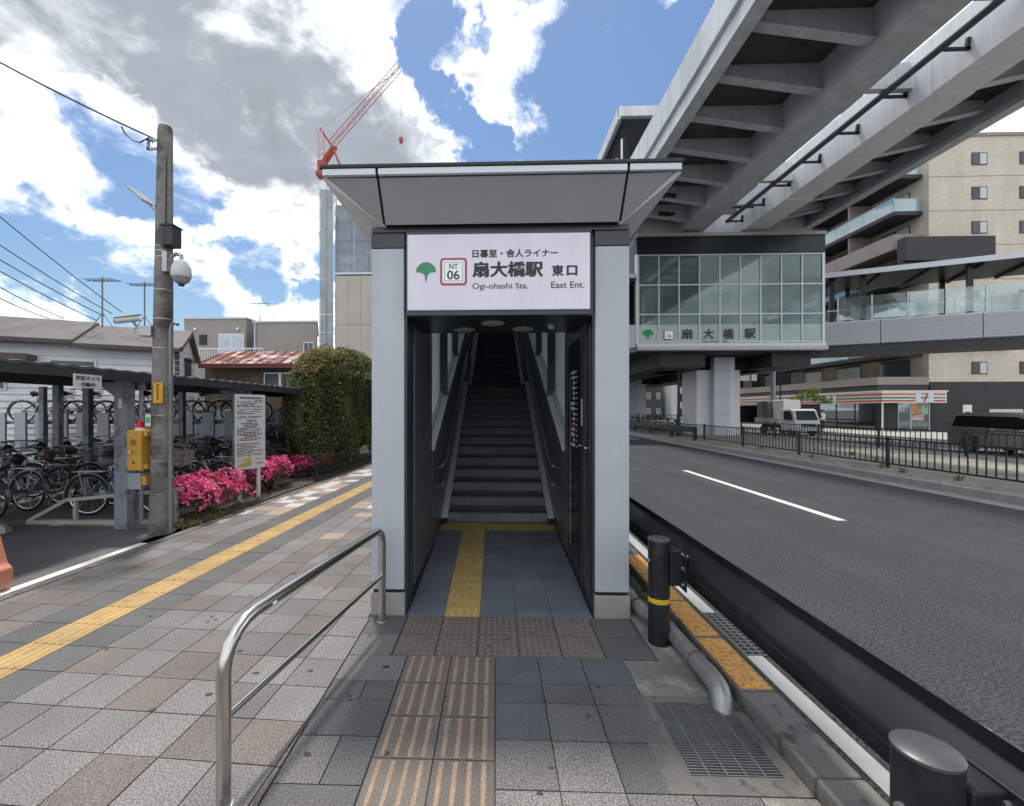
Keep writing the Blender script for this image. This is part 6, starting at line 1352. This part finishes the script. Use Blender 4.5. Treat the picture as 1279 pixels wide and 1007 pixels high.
for y in (31.75, 34.9):
    for x in (21.32, 22.72): wheel(tk_, x, y, ZR + .33, .33, .22)
# ---- person by the truck: one continuous body
pe = thing('person', 'person in a white top and dark trousers walking beside the truck', 'person', (25.9, 34.6, 0))
def skin_body():
    J_ = {'pel': (0, 0, .92, .13), 'chest': (0, .0, 1.25, .15), 'neck': (0, 0, 1.45, .06), 'head': (0, -.02, 1.56, .085), 'crown': (0, 0, 1.66, .075),
          'lsh': (-.17, 0, 1.38, .06), 'lel': (-.23, .03, 1.12, .045), 'lwr': (-.22, -.06, .90, .032), 'lhd': (-.22, -.09, .80, .03), 'rsh': (.17, 0, 1.38, .06), 'rel': (.23, .06, 1.12, .045), 'rwr': (.24, .02, .88, .032), 'rhd': (.24, .0, .78, .03),
          'lhip': (-.09, 0, .86, .085), 'lkn': (-.10, -.10, .48, .06), 'lan': (-.10, -.02, .09, .042), 'lft': (-.10, -.17, .04, .04), 'rhip': (.09, 0, .86, .085), 'rkn': (.10, .06, .48, .06), 'ran': (.10, .20, .10, .042), 'rft': (.10, .06, .04, .04)}
    E = [('pel', 'chest'), ('chest', 'neck'), ('neck', 'head'), ('head', 'crown'), ('chest', 'lsh'), ('lsh', 'lel'), ('lel', 'lwr'), ('lwr', 'lhd'), ('chest', 'rsh'), ('rsh', 'rel'), ('rel', 'rwr'), ('rwr', 'rhd'), ('pel', 'lhip'), ('lhip', 'lkn'), ('lkn', 'lan'), ('lan', 'lft'), ('pel', 'rhip'), ('rhip', 'rkn'), ('rkn', 'ran'), ('ran', 'rft')]
    K = list(J_); me = bpy.data.meshes.new('body'); me.from_pydata([J_[k][:3] for k in K], [(K.index(a), K.index(b)) for a, b in E], [])
    o = bpy.data.objects.new('tmp', me); COL.objects.link(o); s_ = o.modifiers.new('s', 'SKIN'); o.modifiers.new('u', 'SUBSURF').levels = 1
    for i, k in enumerate(K): me.skin_vertices[0].data[i].radius = (J_[k][3], J_[k][3] * .85)
    me.skin_vertices[0].data[0].use_root = True
    bpy.context.view_layer.update(); dg = bpy.context.evaluated_depsgraph_get(); out = bpy.data.meshes.new_from_object(o.evaluated_get(dg)); bpy.data.objects.remove(o)
    sk = mat('skin', (.45, .28, .2)); tp_ = mat('white_shirt', (.72, .72, .74)); tr_ = mat('dark_trousers', (.03, .032, .045))
    for m in (sk, tp_, tr_): out.materials.append(m)
    for p in out.polygons:
        z = p.center.z; p.material_index = 2 if z < .93 and abs(p.center.x) < .19 else (1 if .93 <= z < 1.44 and not (abs(p.center.x) > .19 and z < 1.15) else 0); p.use_smooth = True
    return put('body', out, pe)
skin_body()
MB().lathe([(.088, .0), (.097, .05), (.085, .11), (.04, .145)], (25.9, 34.61, 1.58), 12).build('hair', mat('black_hair', (.015, .013, .012)), pe, smooth=True)
MB().box(25.87, 25.93, 34.48, 34.50, 1.555, 1.575).build('nose', mat('skin', (.45, .28, .2)), pe)
vn.location.x -= .95; tk_.location.x -= .5; pe.location.x -= .9
# ---- street lamp, sign gantry, small tree
lp = thing('street_lamp', 'slim black street lamp with a flat head under the concourse', 'street lamp', (11.7, 27.6, 0))
MB().tube([(11.7, 27.6, 0), (11.7, 27.6, 5.0)], [.09, .06], 10).build('pole', M_fn, lp, smooth=True); MB().tube([(11.7, 27.6, 0), (11.7, 27.6, .9)], .12, 10).build('base', M_fn, lp)
MB().lathe([(.02, .28), (.30, .18), (.42, .06), (.40, .0)], (11.5, 27.4, 4.95), 16).build('lamp_head', mat('grey_lamp_head', (.10, .10, .10), .5), lp, smooth=True)
lp2 = thing('street_lamp', 'slim black lamp pole rising in front of the shop awning', 'street lamp', (22.4, 33.9, 0)); MB().tube([(23.6, 34.2, 0), (23.6, 34.2, 5.6)], .05, 8).build('pole', M_fn, lp2)
gt = thing('sign_gantry', 'grey steel sign gantry with a white sign seen from behind', 'sign', (24, 38, 0)); M_gt = mat('galvanised_mast', (.30, .34, .38), .5, .3)
MB().tube([(22.6, 35.6, 0), (22.6, 35.6, 5.9)], .19, 14).build('mast', M_gt, gt, smooth=True); MB().tube([(22.8, 35.6, 4.75), (17.6, 35.6, 4.75)], .10, 10).build('arm', M_gt, gt, smooth=True)
for k in range(3): MB().box(19.5, 21.4, 35.66, 35.70, 4.0 + .52 * k, 4.50 + .52 * k).build('sign_panel', M_white, gt)
for x in (20.0, 20.9): MB().box(x, x + .06, 35.58, 35.65, 3.95, 5.6).build('stiffener', M_gt, gt)
tr_ = thing('street_tree', 'small bright green street tree in front of the shop awning', 'tree', (26.2, 36.2, 0))
MB().tube([(26.2, 36.2, 0), (26.25, 36.2, 1.4), (26.1, 36.25, 2.2)], [.07, .055, .03], 8).tube([(26.25, 36.2, 1.4), (26.7, 36.0, 2.3)], [.04, .015], 6).tube([(26.22, 36.2, 1.5), (25.7, 36.4, 2.4)], [.04, .015], 6).build('trunk', M_bark, tr_, smooth=True)
lt = [leafmat('fresh_leaf', (.16, .24, .06)), leafmat('fresh_leaf_dark', (.09, .15, .04))]
for (x, y, z, a, b) in ((26.2, 36.2, 2.75, .75, .42), (26.9, 36.0, 2.45, .6, .33), (25.6, 36.4, 2.55, .6, .36), (26.4, 36.1, 3.1, .5, .3), (27.3, 35.9, 2.25, .38, .22)): leaves(420, ell((x, y, z), (a, .6, b), .25, .5), .07, 'crown', lt, tr_, [.6, .4], .8)
lp.location.x -= .4; lp2.location.x -= 2.0; gt.location.x -= .7; tr_.location.x -= 1.1
# ---- far background under the concourse
def far_block(name, label, x0, x1, y0, z1, m, nx, nz, wm):
    b = thing(name, label, 'building', ((x0 + x1) / 2, y0, 0)); MB().box(x0, x1, y0, y0 + 18, 0, z1).build('wall', m, b)
    sx, sz = (x1 - x0) / nx, z1 / nz
    for i in range(nx):
        for k in range(nz):
            f = MB().box(x0 + sx * (i + .2), x0 + sx * (i + .8), y0 - .06, y0 - .003, sz * (k + .25), sz * (k + .8)).build('window', M_wf, b); MB().box(x0 + sx * (i + .25), x0 + sx * (i + .75), y0 - .08, y0 - .06, sz * (k + .3), sz * (k + .75)).build('pane', wm, f)
far_block('far_white_building', 'far white building with a grid of dark windows left of the column', 29, 42, 72, 9.5, M_white, 6, 4, M_wg)
far_block('far_grey_building', 'far dark building with a pale glazed front under the concourse', 22, 28.5, 76, 8, mat('dark_far_wall', (.08, .08, .085)), 4, 3, mat('pale_pane', (.30, .36, .34), .2))
far_block('far_pale_building', 'far pale low building beside the entrance post under the concourse', 12, 21.5, 84, 11, mat('far_pale_wall', (.40, .40, .39)), 6, 4, M_wg)
far_block('far_brown_block', 'far brown block closing the street beyond the service road', 44, 70, 95, 16, M_cb, 9, 5, M_wg)
ff = thing('distant_fence', 'dark bar fence behind the far bicycles under the concourse', 'fence', (13, 36, 0)); fence(ff, 12.2, 30, 58, .085, .15, 1.25, 4, .35)
mb_ = make_bike(); 
for k in range(14): dup(mb_, (12.9 + .04 * k, 31.5 + 1.5 * k, .085), (0, 0, R(RB.uniform(-20, 20))), 'bicycle parked in the dark under the concourse', 'bicycles under the concourse', None, {'frame': FR[RB.choice(['black', 'grey', 'silver'])]})
for o in [mb_] + ALLKIDS(mb_): bpy.data.objects.remove(o)
flush_texts()
for o in bpy.data.objects:
    if '_local' in o: del o['_local']
